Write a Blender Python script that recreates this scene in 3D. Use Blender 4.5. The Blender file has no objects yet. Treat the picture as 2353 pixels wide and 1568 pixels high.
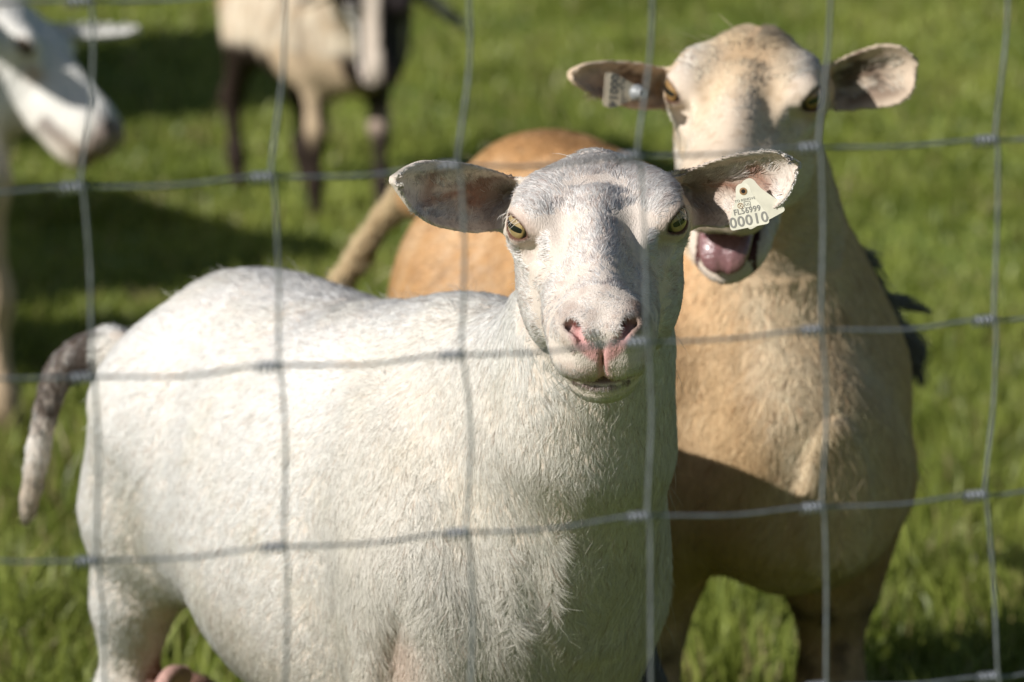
import bpy, math
import numpy as np
from mathutils import Vector, Matrix

rng = np.random.default_rng(11)
C = bpy.context.scene.collection
sc = bpy.context.scene

# ------------------------------------------------------------------ camera, sky, sun, exposure
CAMZ, PITCH, FPX = 1.49, 0.218, 11503.0
cam = bpy.data.cameras.new('camera'); camo = bpy.data.objects.new('camera', cam); C.objects.link(camo)
camo.location = (0, 0, CAMZ); camo.rotation_euler = (math.pi/2 - PITCH, 0, 0)
cam.sensor_width = 36; cam.lens = FPX/2353*36; cam.clip_start = .1; cam.clip_end = 3000
cam.dof.use_dof = True; cam.dof.focus_distance = 3.58; cam.dof.aperture_fstop = 7.3; cam.dof.aperture_blades = 7
sc.camera = camo
SUN_AZ, SUN_EL = math.radians(58), math.radians(32)     # azimuth off the viewing axis, to the left, behind the camera
sunv = Vector((-math.sin(SUN_AZ)*math.cos(SUN_EL), -math.cos(SUN_AZ)*math.cos(SUN_EL), math.sin(SUN_EL)))
w = bpy.data.worlds.new('World'); sc.world = w; w.use_nodes = True
nt = w.node_tree; sky = nt.nodes.new('ShaderNodeTexSky'); sky.sky_type = 'NISHITA'; sky.sun_disc = False
sky.sun_elevation = SUN_EL; sky.sun_rotation = math.atan2(sunv.x, sunv.y) % (2*math.pi)
nt.links.new(sky.outputs[0], nt.nodes['Background'].inputs[0]); nt.nodes['Background'].inputs[1].default_value = .05
sl = bpy.data.lights.new('sun', 'SUN'); sl.energy = 5.0; sl.angle = math.radians(.53); sl.color = (1, .972, .935)
slo = bpy.data.objects.new('sun', sl); C.objects.link(slo); slo.rotation_euler = sunv.to_track_quat('Z', 'Y').to_euler()
sc.view_settings.view_transform = 'Standard'; sc.view_settings.look = 'None'
sc.view_settings.exposure = .10; sc.view_settings.gamma = 1
try: sc.cycles_curves.shape = 'RIBBONS'
except Exception: pass
sc.cycles.max_bounces = 6; sc.cycles.transparent_max_bounces = 4

# ------------------------------------------------------------------ helpers
def A(*v): return np.array(v, float)
def unit(v): v = np.asarray(v, float); return v/np.linalg.norm(v)
def P(px, py, Y):
    """the point at distance Y whose place in the photograph (2353 x 1568) is px, py"""
    a, b = (px-1176.5)/FPX, (784-py)/FPX
    d = A(a, math.cos(PITCH)+b*math.sin(PITCH), -math.sin(PITCH)+b*math.cos(PITCH))
    return A(0, 0, CAMZ) + d*(Y/d[1])
def tag(o, label=None, cat=None, group=None, kind=None):
    for k, v in (('label', label), ('category', cat), ('group', group), ('kind', kind)):
        if v: o[k] = v
    return o
def link(name, data, parent=None):
    o = bpy.data.objects.new(name, data); C.objects.link(o)
    if parent is not None:
        o.parent = parent; o.matrix_parent_inverse = parent.matrix_world.inverted()
    return o
def empty(name, loc=(0, 0, 0)):
    o = bpy.data.objects.new(name, None); C.objects.link(o); o.location = loc; o.empty_display_size = .1
    bpy.context.view_layer.update(); return o
def mesh_from(name, V, Fq, mat, parent=None, col=None, smooth=True):
    V = np.asarray(V, np.float32); Fq = np.asarray(Fq, np.int32)
    me = bpy.data.meshes.new(name); n = Fq.shape[1]
    me.vertices.add(len(V)); me.vertices.foreach_set('co', V.ravel())
    me.loops.add(Fq.size); me.loops.foreach_set('vertex_index', Fq.ravel())
    me.polygons.add(len(Fq)); me.polygons.foreach_set('loop_start', np.arange(0, Fq.size, n, dtype=np.int32))
    me.polygons.foreach_set('loop_total', np.full(len(Fq), n, np.int32))
    me.update(calc_edges=True)
    if smooth: me.polygons.foreach_set('use_smooth', np.ones(len(Fq), bool))
    if col is not None:
        at = me.color_attributes.new('col', 'FLOAT_COLOR', 'POINT')
        c4 = np.ones((len(V), 4), np.float32); c4[:, :3] = col; at.data.foreach_set('color', c4.ravel())
    if mat: me.materials.append(mat)
    me.validate()
    return link(name, me, parent)

_ns = {}
def noise(p, scale, seed=0, n=7):
    """cheap smooth noise in about -1..1 at points p (N x 3)"""
    key = (seed, n)
    if key not in _ns:
        r = np.random.default_rng(seed+100)
        k = r.normal(size=(n, 3)); k /= np.linalg.norm(k, axis=1)[:, None]; k *= r.uniform(.6, 1.7, (n, 1))
        _ns[key] = (k*2*np.pi, r.uniform(0, 6.28, n))
    k, ph = _ns[key]; s = 0
    for i in range(n): s = s + np.sin((p @ k[i])/scale + ph[i])
    return s/np.sqrt(n)/1.1
def sstep(a, b, x):
    t = np.clip((x-a)/(b-a), 0, 1); return t*t*(3-2*t)
def mix(a, b, t):
    t = np.asarray(t)[..., None]; return a*(1-t)+b*t

# ------------------------------------------------------------------ materials
def newmat(name):
    m = bpy.data.materials.new(name); m.use_nodes = True
    return m, m.node_tree, m.node_tree.nodes['Principled BSDF']
def simple(name, col, rough=.6, spec=.5, metal=0, noise_amt=0, noise_scale=30, coat=0, bump=0, dark=None):
    m, t, b = newmat(name)
    b.inputs['Base Color'].default_value = (*col, 1); b.inputs['Roughness'].default_value = rough
    b.inputs['Specular IOR Level'].default_value = spec; b.inputs['Metallic'].default_value = metal
    b.inputs['Coat Weight'].default_value = coat; b.inputs['Coat Roughness'].default_value = .05
    if noise_amt or bump:
        tc = t.nodes.new('ShaderNodeTexCoord'); n = t.nodes.new('ShaderNodeTexNoise')
        n.inputs['Scale'].default_value = noise_scale; n.inputs['Detail'].default_value = 6
        t.links.new(tc.outputs['Object'], n.inputs['Vector'])
        if noise_amt:
            r = t.nodes.new('ShaderNodeValToRGB'); r.color_ramp.elements[0].position = .35; r.color_ramp.elements[1].position = .65
            d = dark or tuple(c*(1-noise_amt) for c in col)
            r.color_ramp.elements[0].color = (*d, 1); r.color_ramp.elements[1].color = (*col, 1)
            t.links.new(n.outputs['Fac'], r.inputs[0]); t.links.new(r.outputs[0], b.inputs['Base Color'])
        if bump:
            bp = t.nodes.new('ShaderNodeBump'); bp.inputs['Strength'].default_value = 1; bp.inputs['Distance'].default_value = bump
            t.links.new(n.outputs['Fac'], bp.inputs['Height']); t.links.new(bp.outputs[0], b.inputs['Normal'])
    return m
def hide_mat(name, fine=900, bumpd=.0007):
    """skin or short coat whose colour is stored on the mesh as 'col', broken up by noise"""
    m, t, b = newmat(name)
    a = t.nodes.new('ShaderNodeAttribute'); a.attribute_name = 'col'
    tc = t.nodes.new('ShaderNodeTexCoord'); n = t.nodes.new('ShaderNodeTexNoise')
    mp = t.nodes.new('ShaderNodeMapping'); mp.inputs['Scale'].default_value = (1, 1, .35)
    t.links.new(tc.outputs['Object'], mp.inputs[0]); t.links.new(mp.outputs[0], n.inputs['Vector'])
    n.inputs['Scale'].default_value = fine; n.inputs['Detail'].default_value = 3
    mr = t.nodes.new('ShaderNodeMapRange'); mr.inputs['To Min'].default_value = .72; mr.inputs['To Max'].default_value = 1.12
    t.links.new(n.outputs['Fac'], mr.inputs[0])
    vm = t.nodes.new('ShaderNodeVectorMath'); vm.operation = 'SCALE'
    t.links.new(a.outputs['Color'], vm.inputs[0]); t.links.new(mr.outputs[0], vm.inputs['Scale'])
    t.links.new(vm.outputs[0], b.inputs['Base Color'])
    bp = t.nodes.new('ShaderNodeBump'); bp.inputs['Distance'].default_value = bumpd
    t.links.new(n.outputs['Fac'], bp.inputs['Height']); t.links.new(bp.outputs[0], b.inputs['Normal'])
    b.inputs['Roughness'].default_value = .7; b.inputs['Specular IOR Level'].default_value = .2
    return m
def fur_mat(name):
    m, t, b = newmat(name)
    a = t.nodes.new('ShaderNodeAttribute'); a.attribute_name = 'col'
    n = t.nodes.new('ShaderNodeAttribute'); n.attribute_name = 'nrm'
    t.links.new(a.outputs['Color'], b.inputs['Base Color'])
    t.links.new(n.outputs['Vector'], b.inputs['Normal'])
    b.inputs['Roughness'].default_value = .5; b.inputs['Specular IOR Level'].default_value = .14
    tr = t.nodes.new('ShaderNodeBsdfTranslucent'); t.links.new(a.outputs['Color'], tr.inputs[0])
    mx = t.nodes.new('ShaderNodeMixShader'); mx.inputs[0].default_value = .10
    o = t.nodes['Material Output']
    t.links.new(b.outputs[0], mx.inputs[1]); t.links.new(tr.outputs[0], mx.inputs[2]); t.links.new(mx.outputs[0], o.inputs[0])
    return m
M_hide = hide_mat('sheep_hide'); M_coat = hide_mat('short_coat', 160, .004)
M_fur = fur_mat('sheep_fur')

# ------------------------------------------------------------------ distance-field modelling
def axis(*segs):
    """segs: (start, step), ..., end"""
    out = []
    for i in range(len(segs)-1):
        a, st = segs[i]; b = segs[i+1][0] if isinstance(segs[i+1], tuple) else segs[i+1]
        n = max(1, int(round((b-a)/st))); out.append(np.linspace(a, b, n, endpoint=False))
    out.append([segs[-1]]); return np.concatenate(out).astype(np.float32)
def smin(a, b, k):
    h = np.maximum(k-np.abs(a-b), 0)/k; return np.minimum(a, b)-h*h*k*.25
def smax(a, b, k): return -smin(-a, -b, k)
class Field:
    def __init__(s, xs, ys, zs):
        s.ax = (xs, ys, zs); s.F = np.full((len(xs), len(ys), len(zs)), .3, np.float32)
    def block(s, lo, hi):
        sl = []
        for a, l, h in zip(s.ax, lo, hi):
            i0, i1 = np.searchsorted(a, l), np.searchsorted(a, h)
            sl.append(slice(max(i0-1, 0), min(i1+1, len(a))))
        sl = tuple(sl)
        X, Y, Z = (a[q] for a, q in zip(s.ax, sl))
        return sl, X[:, None, None], Y[None, :, None], Z[None, None, :]
    def cone(s, a, b, ra, rb, k=.03):
        a, b = np.asarray(a, np.float32), np.asarray(b, np.float32); m = max(ra, rb)+k+.012
        sl, X, Y, Z = s.block(np.minimum(a, b)-m, np.maximum(a, b)+m)
        if min(x.stop-x.start for x in sl) <= 0: return
        ab = b-a; L = float(ab@ab)+1e-9
        t = np.clip(((X-a[0])*ab[0]+(Y-a[1])*ab[1]+(Z-a[2])*ab[2])/L, 0, 1)
        d = np.sqrt((X-a[0]-t*ab[0])**2+(Y-a[1]-t*ab[1])**2+(Z-a[2]-t*ab[2])**2)-(ra+(rb-ra)*t)
        s.F[sl] = smin(s.F[sl], d, k)
    def chain(s, pts, k=.03):
        """pts: (point, radius)"""
        for (a, ra), (b, rb) in zip(pts[:-1], pts[1:]): s.cone(a, b, ra, rb, k)
    def ell(s, c, r, R=None, k=.03, sub=False):
        c = np.asarray(c, np.float32); r = np.asarray(r, np.float32); m = max(r)+k+.012
        sl, X, Y, Z = s.block(c-m, c+m)
        if min(x.stop-x.start for x in sl) <= 0: return
        if R is None: q = [(X-c[0]), (Y-c[1]), (Z-c[2])]
        else: q = [(X-c[0])*a[0]+(Y-c[1])*a[1]+(Z-c[2])*a[2] for a in R]
        k0 = np.sqrt((q[0]/r[0])**2+(q[1]/r[1])**2+(q[2]/r[2])**2)
        k1 = np.sqrt((q[0]/r[0]**2)**2+(q[1]/r[1]**2)**2+(q[2]/r[2]**2)**2)+1e-6
        d = k0*(k0-1)/k1
        s.F[sl] = smax(s.F[sl], -d, k) if sub else smin(s.F[sl], d, k)
    def frame_block(s, fr, lo, hi, m=.04):
        """local coordinates of the part of the grid round a box lo..hi given in a frame (o, U, V, W)"""
        o, B = fr[0], np.array(fr[1:])
        cs = np.array([[x, y, z] for x in (lo[0], hi[0]) for y in (lo[1], hi[1]) for z in (lo[2], hi[2])])@B+o
        sl, X, Y, Z = s.block(cs.min(0)-m, cs.max(0)+m)
        loc = [((X-o[0])*b[0]+(Y-o[1])*b[1]+(Z-o[2])*b[2]).astype(np.float32) for b in B]
        return sl, loc
    def mesh(s):
        F = s.F; ax = s.ax; I = F < 0
        nx, ny, nz = F.shape
        n8 = np.zeros((nx-1, ny-1, nz-1), np.uint8)
        for i in (0, 1):
            for j in (0, 1):
                for k in (0, 1): n8 += I[i:nx-1+i, j:ny-1+j, k:nz-1+k]
        act = (n8 > 0) & (n8 < 8)
        cid = np.full(act.shape, -1, np.int32); idx = np.nonzero(act); nv = len(idx[0]); cid[idx] = np.arange(nv)
        acc = np.zeros((nv, 3)); cnt = np.zeros(nv); quads = []
        for d in range(3):
            sa = [slice(None)]*3; sb = [slice(None)]*3; sa[d] = slice(0, -1); sb[d] = slice(1, None)
            a, b = I[tuple(sa)], I[tuple(sb)]
            e = np.array(np.nonzero(a != b)).T
            fa = F[tuple(e.T)]; e2 = e.copy(); e2[:, d] += 1; fb = F[tuple(e2.T)]
            t = fa/(fa-fb); pos = np.stack([ax[q][e[:, q]] for q in range(3)], 1).astype(float)
            pos[:, d] += t*(ax[d][e2[:, d]]-ax[d][e[:, d]])
            d1, d2 = (d+1) % 3, (d+2) % 3
            ok = (e[:, d1] > 0) & (e[:, d2] > 0) & (e[:, d1] < F.shape[d1]-1) & (e[:, d2] < F.shape[d2]-1)
            e, pos, sg = e[ok], pos[ok], fa[ok] < 0
            ids = []
            for o1, o2 in ((0, 0), (-1, 0), (-1, -1), (0, -1)):
                q = e.copy(); q[:, d1] += o1; q[:, d2] += o2; ids.append(cid[tuple(q.T)])
            for i_ in ids:
                for q in range(3): acc[:, q] += np.bincount(i_, pos[:, q], nv)
                cnt += np.bincount(i_, minlength=nv)
            Q = np.stack(ids, 1); Q[~sg] = Q[~sg][:, ::-1]; quads.append(Q)
        V = acc/np.maximum(cnt, 1)[:, None]; Q = np.concatenate(quads)
        return V, Q
def relax(V, Q, it=2, lam=.5):
    n = len(V)
    E = np.concatenate([Q[:, [0, 1]], Q[:, [1, 2]], Q[:, [2, 3]], Q[:, [3, 0]]]); E = np.concatenate([E, E[:, ::-1]])
    deg = np.bincount(E[:, 0], minlength=n)
    for i in range(it):
        for l in (lam, -lam*1.03):
            S = np.stack([np.bincount(E[:, 0], V[E[:, 1], q], n) for q in range(3)], 1)/np.maximum(deg, 1)[:, None]
            V = V+l*(S-V)
    return V
def normals(V, Q):
    n = np.cross(V[Q[:, 2]]-V[Q[:, 0]], V[Q[:, 3]]-V[Q[:, 1]])
    N = np.zeros_like(V)
    for k in range(4):
        for q in range(3): N[:, q] += np.bincount(Q[:, k], n[:, q], len(V))
    return N/np.maximum(np.linalg.norm(N, axis=1), 1e-12)[:, None]

def curve_tab(tab, n=400):
    tab = np.array(tab, float); x = np.linspace(tab[0, 0], tab[-1, 0], n); out = [x]
    for c in range(1, tab.shape[1]):
        # monotone cubic
        X, Yv = tab[:, 0], tab[:, c]; h = np.diff(X); d = np.diff(Yv)/h; m = np.zeros(len(X)); m[0], m[-1] = d[0], d[-1]
        for i in range(1, len(X)-1): m[i] = 0 if d[i-1]*d[i] <= 0 else 2*d[i-1]*d[i]/(d[i-1]+d[i])
        i = np.clip(np.searchsorted(X, x)-1, 0, len(h)-1); t = (x-X[i])/h[i]
        out.append((2*t**3-3*t**2+1)*Yv[i]+(t**3-2*t**2+t)*h[i]*m[i]+(-2*t**3+3*t**2)*Yv[i+1]+(t**3-t**2)*h[i]*m[i+1])
    return np.array(out)

# body frame: s forward, t to the animal's left, z up
def body_frame(ox, oy, psi_deg, oz=0, scale=1.0):
    p = math.radians(psi_deg)
    return dict(o=A(ox, oy, oz), a=A(math.cos(p), -math.sin(p), 0), b=A(math.sin(p), math.cos(p), 0), k=scale)
def B(fr, s, t, z):
    lift = fr['o'][2]*(min(z/.38, 1)-1)          # legs reach the ground under a raised trunk
    return fr['o']+(fr['a']*s+fr['b']*t+A(0, 0, z))*fr['k']+A(0, 0, lift)
TRUNK = [(-.405, .60, .44, .020), (-.385, .622, .40, .062), (-.34, .642, .36, .100), (-.26, .655, .325, .130), (-.15, .652, .295, .150),
         (0, .640, .268, .170), (.12, .645, .262, .168), (.22, .662, .272, .148), (.30, .655, .295, .125), (.36, .62, .33, .098), (.395, .57, .38, .060), (.41, .53, .43, .02)]
def trunk(fld, fr, tab=TRUNK, n=2.25, egg=.20, k=.05):
    T = curve_tab(tab); kk = fr['k']
    lo = (tab[0][0]*kk, -.2*kk, .22*kk); hi = (tab[-1][0]*kk, .2*kk, .70*kk)
    sl, (s, t, z) = fld.frame_block((fr['o'], fr['a'], fr['b'], A(0, 0, 1)), lo, hi, .05)
    s, t, z = s/kk, t/kk, z/kk
    top, bot, wd = (np.interp(s, T[0], T[i]).astype(np.float32) for i in (1, 2, 3))
    zc, hh = (top+bot)/2, np.maximum((top-bot)/2, .01)
    zn = (z-zc)/hh; we = wd*(1-egg*np.clip(zn, -1, 1)*.5-egg*.15)
    q = (np.abs(t/we)**n+np.abs(zn)**n)**(1/n)
    d = (q-1)*np.minimum(we, hh)
    d = np.maximum(d, np.maximum(tab[0][0]-s, s-tab[-1][0]))*kk
    fld.F[sl] = smin(fld.F[sl], d.astype(np.float32), k)
def legs(fld, fr, front=((0, 0), (0, 0)), hind=((0, 0), (0, 0)), r=1.0, ft=.085, ht=.10, fs=0, ft2=None, hp=None):
    g = lambda pts, k: fld.chain([(B(fr, *p[:3]), p[3]*fr['k']*r) for p in pts], k)
    ft0 = ft
    for sd, (d1, d2) in zip((1, -1), front):
        ft = ft0 if sd < 0 or ft2 is None else ft2
        fs_ = fs; fs = fs_ if sd < 0 else min(fs_, .02)
        g([(.23+fs*.5, sd*min(.075, ft+.015), .50, .075), (.19+fs+d1*.2, sd*(ft+.005), .37, .046), (.205+fs+d1*.6, sd*ft, .215, .0265), (.205+fs+d1+d2*.5, sd*ft, .085, .0185), (.215+fs+d1+d2, sd*ft, .022, .024)], .04*fr['k'])
        fs = fs_
    for sd, (d1, d2) in zip((1, -1), hind):
        if hp: g([(q[0], q[1]*sd, q[2], q[3]) for q in hp], .035*fr['k']); continue
        g([(-.25, sd*.075, .52, .095), (-.20+d1*.3, sd*(ht+.005), .385, .066), (-.335+d1*.7, sd*ht, .225, .027), (-.315+d1+d2*.5, sd*ht, .085, .0195), (-.295+d1+d2, sd*ht, .022, .025)], .05*fr['k'])

def head_frame(px, py, Y, theta, yaw=0, roll=0, eye=(.085, 0, .012)):
    """theta: angle between the face axis and the line to the camera (nose down); yaw > 0 turns the nose to the viewer's right"""
    e = P(px, py, Y); c = unit(A(0, 0, CAMZ)-e)
    r = unit(np.cross(A(0, 0, 1), c)); up = np.cross(c, r)
    # r: viewer's right
    th, ya, ro = map(math.radians, (theta, yaw, roll))
    r2 = r*math.cos(ro)+up*math.sin(ro); up2 = up*math.cos(ro)-r*math.sin(ro)
    U = c*math.cos(th)-up2*math.sin(th); W = c*math.sin(th)+up2*math.cos(th); V = r2
    U2 = U*math.cos(ya)+V*math.sin(ya); V2 = V*math.cos(ya)-U*math.sin(ya)
    o = e-U2*eye[0]-V2*eye[1]-W*eye[2]
    return (o, U2, V2, W)
def H(fr, u, v, w_): return fr[0]+fr[1]*u+fr[2]*v+fr[3]*w_

def L_ell(u, v, w_, c, r):
    q = ((u-c[0])/r[0], (v-c[1])/r[1], (w_-c[2])/r[2])
    k0 = np.sqrt(q[0]**2+q[1]**2+q[2]**2); k1 = np.sqrt((q[0]/r[0])**2+(q[1]/r[1])**2+(q[2]/r[2])**2)+1e-6
    return k0*(k0-1)/k1
def L_cone(u, v, w_, a, b, ra, rb):
    a, b = np.float32(a), np.float32(b); ab = b-a
    t = np.clip(((u-a[0])*ab[0]+(v-a[1])*ab[1]+(w_-a[2])*ab[2])/float(ab@ab), 0, 1)
    return np.sqrt((u-a[0]-t*ab[0])**2+(v-a[1]-t*ab[1])**2+(w_-a[2]-t*ab[2])**2)-(ra+(rb-ra)*t)
HEADTAB = [(-.012, .010, -.050, .018), (.0, .010, -.066, .036), (.03, .0245, -.088, .057), (.065, .0255, -.098, .060), (.095, .0235, -.094, .050), (.13, .0185, -.080, .040),
           (.165, .0105, -.068, .0345), (.195, .006, -.060, .030), (.212, -.001, -.054, .024), (.224, -.012, -.045, .012)]
EYE = dict(c=(.087, .0500, .010), d=(.56, .80, .15), r=.0140)
def eye_axes(sd=1):
    d = unit(A(EYE['d'][0], EYE['d'][1]*sd, EYE['d'][2]))
    h = unit(np.cross(A(0, 0, 1), d)); h = h if h[0] > 0 else -h            # towards the nose
    h = unit(h-A(0, 0, .16)); up = unit(np.cross(d, h)); up = up if up[2] > 0 else -up
    h = unit(np.cross(up, d)); h = h if h[0] > 0 else -h
    return d, h, up
def head(fld, fr, ks=1.0, jaw_open=0, k=.035, muzzle=True):
    """ks scales the head"""
    lo, hi = np.array((-.03, -.085, -.15))*ks, np.array((.245, .085, .06))*ks
    sl, (u, v0, w_) = fld.frame_block(fr, lo, hi, .02)
    u, v0, w_ = u/ks, v0/ks, w_/ks; v = np.abs(v0)
    T = curve_tab(HEADTAB)
    top, bot, wd = (np.interp(u, T[0], T[i]).astype(np.float32) for i in (1, 2, 3))
    if jaw_open: bot = np.maximum(bot, np.interp(u, [.05, .09, .12, .22], [-.10, -.075, -.052, -.036]).astype(np.float32))
    zc, hh = (top+bot)/2, (top-bot)/2; zn = (w_-zc)/hh
    we = wd*(1-.10*(1-np.clip(zn, -1, 1)))
    nt_ = np.where(zn > 0, 2.3-.85*(sstep(.085, .11, u)*sstep(.205, .175, u)), 2.3).astype(np.float32)    # roof-shaped nose
    q = (np.abs(v/we)**nt_+np.abs(zn)**nt_)**(1/nt_)
    d = np.maximum((q-1)*np.minimum(we, hh)*.9, np.maximum(-.012-u, u-.224))
    d = smin(d, L_ell(u, v, w_, (.035, 0, -.014), (.050, .052, .036)), .02)
    d = smin(d, L_ell(u, v, w_, (.066, .044, .0155), (.030, .016, .011)), .022)                 # brow
    d = smin(d, L_cone(u, v, w_, (.105, .044, -.004), (.035, .056, -.012), .014, .012), .02)    # cheekbone
    d = smin(d, L_ell(u, v, w_, (.062, .032, -.058), (.052, .026, .042)), .02)                  # jaw muscle
    d = smin(d, L_ell(u, v, w_, (.155, .020, -.035), (.05, .019, .026)), .02)
    d = smin(d, L_cone(u, v, w_, (.080, 0, .014), (.190, 0, -.0035), .0130, .0135), .016)           # bridge of the nose
    # eyelids
    ec = np.array(EYE['c']); ed, eh, eu = eye_axes(1)
    x, y, z = u-ec[0], v-ec[1], w_-ec[2]
    rr = np.sqrt(x*x+y*y+z*z)
    ez = x*ed[0]+y*ed[1]+z*ed[2]; ex = x*eh[0]+y*eh[1]+z*eh[2]; ey = x*eu[0]+y*eu[1]+z*eu[2]
    d = smax(d, -L_ell(u, v, w_, (.112, .050, -.002), (.020, .010, .012)), .015)                # hollow before the eye
    d = smin(d, rr-.0158, .008)
    # muzzle
    d = smin(d, L_ell(u, v, w_, (.198, 0, -.024), (.033, .0325, .0255)), .02)
    d = smin(d, L_ell(u, v, w_, (.211, .0165, -.0105), (.020, .0145, .0125)), .010)               # nostril wings
    d = smin(d, L_ell(u, v, w_, (.207, .016, -.036), (.021, .017, .015)), .010)                 # upper lip
    if not jaw_open:
        d = smin(d, L_ell(u, v, w_, (.188, 0, -.060), (.034, .0255, .0165)), .012)              # chin
        lip = np.abs(w_-(-.0475+.10*(v*v)/.03))                                     # mouth line
        m = np.maximum(lip-.0002, np.maximum(.175-u, v-.0215)); d = smax(d, -m, .006)
        cr = np.maximum(v-.0001, np.maximum(.205-u, w_+.016)); d = smax(d, -np.maximum(cr, -.0445-w_), .005)
    else:
        d = smax(d, -L_ell(u, v, w_, (.16, 0, -.058), (.07, .024, .020)), .01)
        a = math.radians(jaw_open); cu, cw = .035, -.052
        uj = (u-cu)*math.cos(a)-(w_-cw)*math.sin(a); wj = (u-cu)*math.sin(a)+(w_-cw)*math.cos(a)
        j = L_ell(uj, v, wj, (.085, 0, -.013), (.096, .035, .018))
        j = smin(j, L_ell(uj, v, wj, (.144, 0, -.004), (.028, .0290, .0125)), .02)
        j = smax(j, -L_ell(uj, v, wj, (.120, 0, .012), (.052, .0240, .020)), .006)
        d = smin(d, j, .012)
    F = fld.F[sl]; F = smin(F, d*ks, k)
    eo = np.sqrt((ex/.0116)**2+((ey+.0012)/.0068)**2)-1
    F = smax(F, -np.maximum(eo*.008, .002-ez)*ks, .003)
    # nostrils: comma-shaped
    nn = L_cone(u, v, w_, (.236, .0100, -.0150), (.220, .0205, -.0040), .0020, .0034)
    nn = smin(nn, L_cone(u, v, w_, (.224, .0205, -.0040), (.214, .0262, -.0115), .0026, .0016), .004)
    nn = smin(nn, L_cone(u, v, w_, (.224, .0170, -.0065), (.200, .0110, -.0080), .0032, .0024), .004)
    F = smax(F, -nn*ks, .004)
    fld.F[sl] = F
def ear(fld, fr, top, bot, L, cup=.014, th=.0031, k=.012, ks=1.0, roll=.0):
    """fr: (root, along, across(up), towards the opening); top/bot: (fraction, half height)"""
    tp, bt = np.array(top), np.array(bot)
    lo, hi = (-.012, -.04, -.04), (L+.01, .045, .03)
    sl, (a, b, n) = fld.frame_block(fr, lo, hi, .008)
    f = a/L; ff = np.linspace(0, 1, 200)
    def prof(t):
        return curve_tab(t, 200)[1]
    ht = np.interp(f, ff, prof(tp)).astype(np.float32); hb = np.interp(f, ff, prof(bt)).astype(np.float32)
    bm, hh = (ht-hb)/2, np.maximum((ht+hb)/2, .002); bn = (b-bm)/hh
    cp = cup*np.interp(f, [0, .2, .7, 1], [1.3, 1.1, .8, .35]).astype(np.float32)
    nm = -cp*(1-np.clip(bn*bn, 0, 1.4))+roll*np.clip(bn, 0, 1.2)**3
    slope = np.sqrt(1+(2*cp*np.clip(np.abs(bn), 0, 1)/hh)**2)
    d2 = np.maximum((np.abs(bn)-1)*hh*slope, np.maximum(-a-.01, a-L))+.0015
    d = np.sqrt(np.maximum(d2, 0)**2+((n-nm)/slope)**2)-th
    fld.F[sl] = smin(fld.F[sl], d, k)

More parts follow.
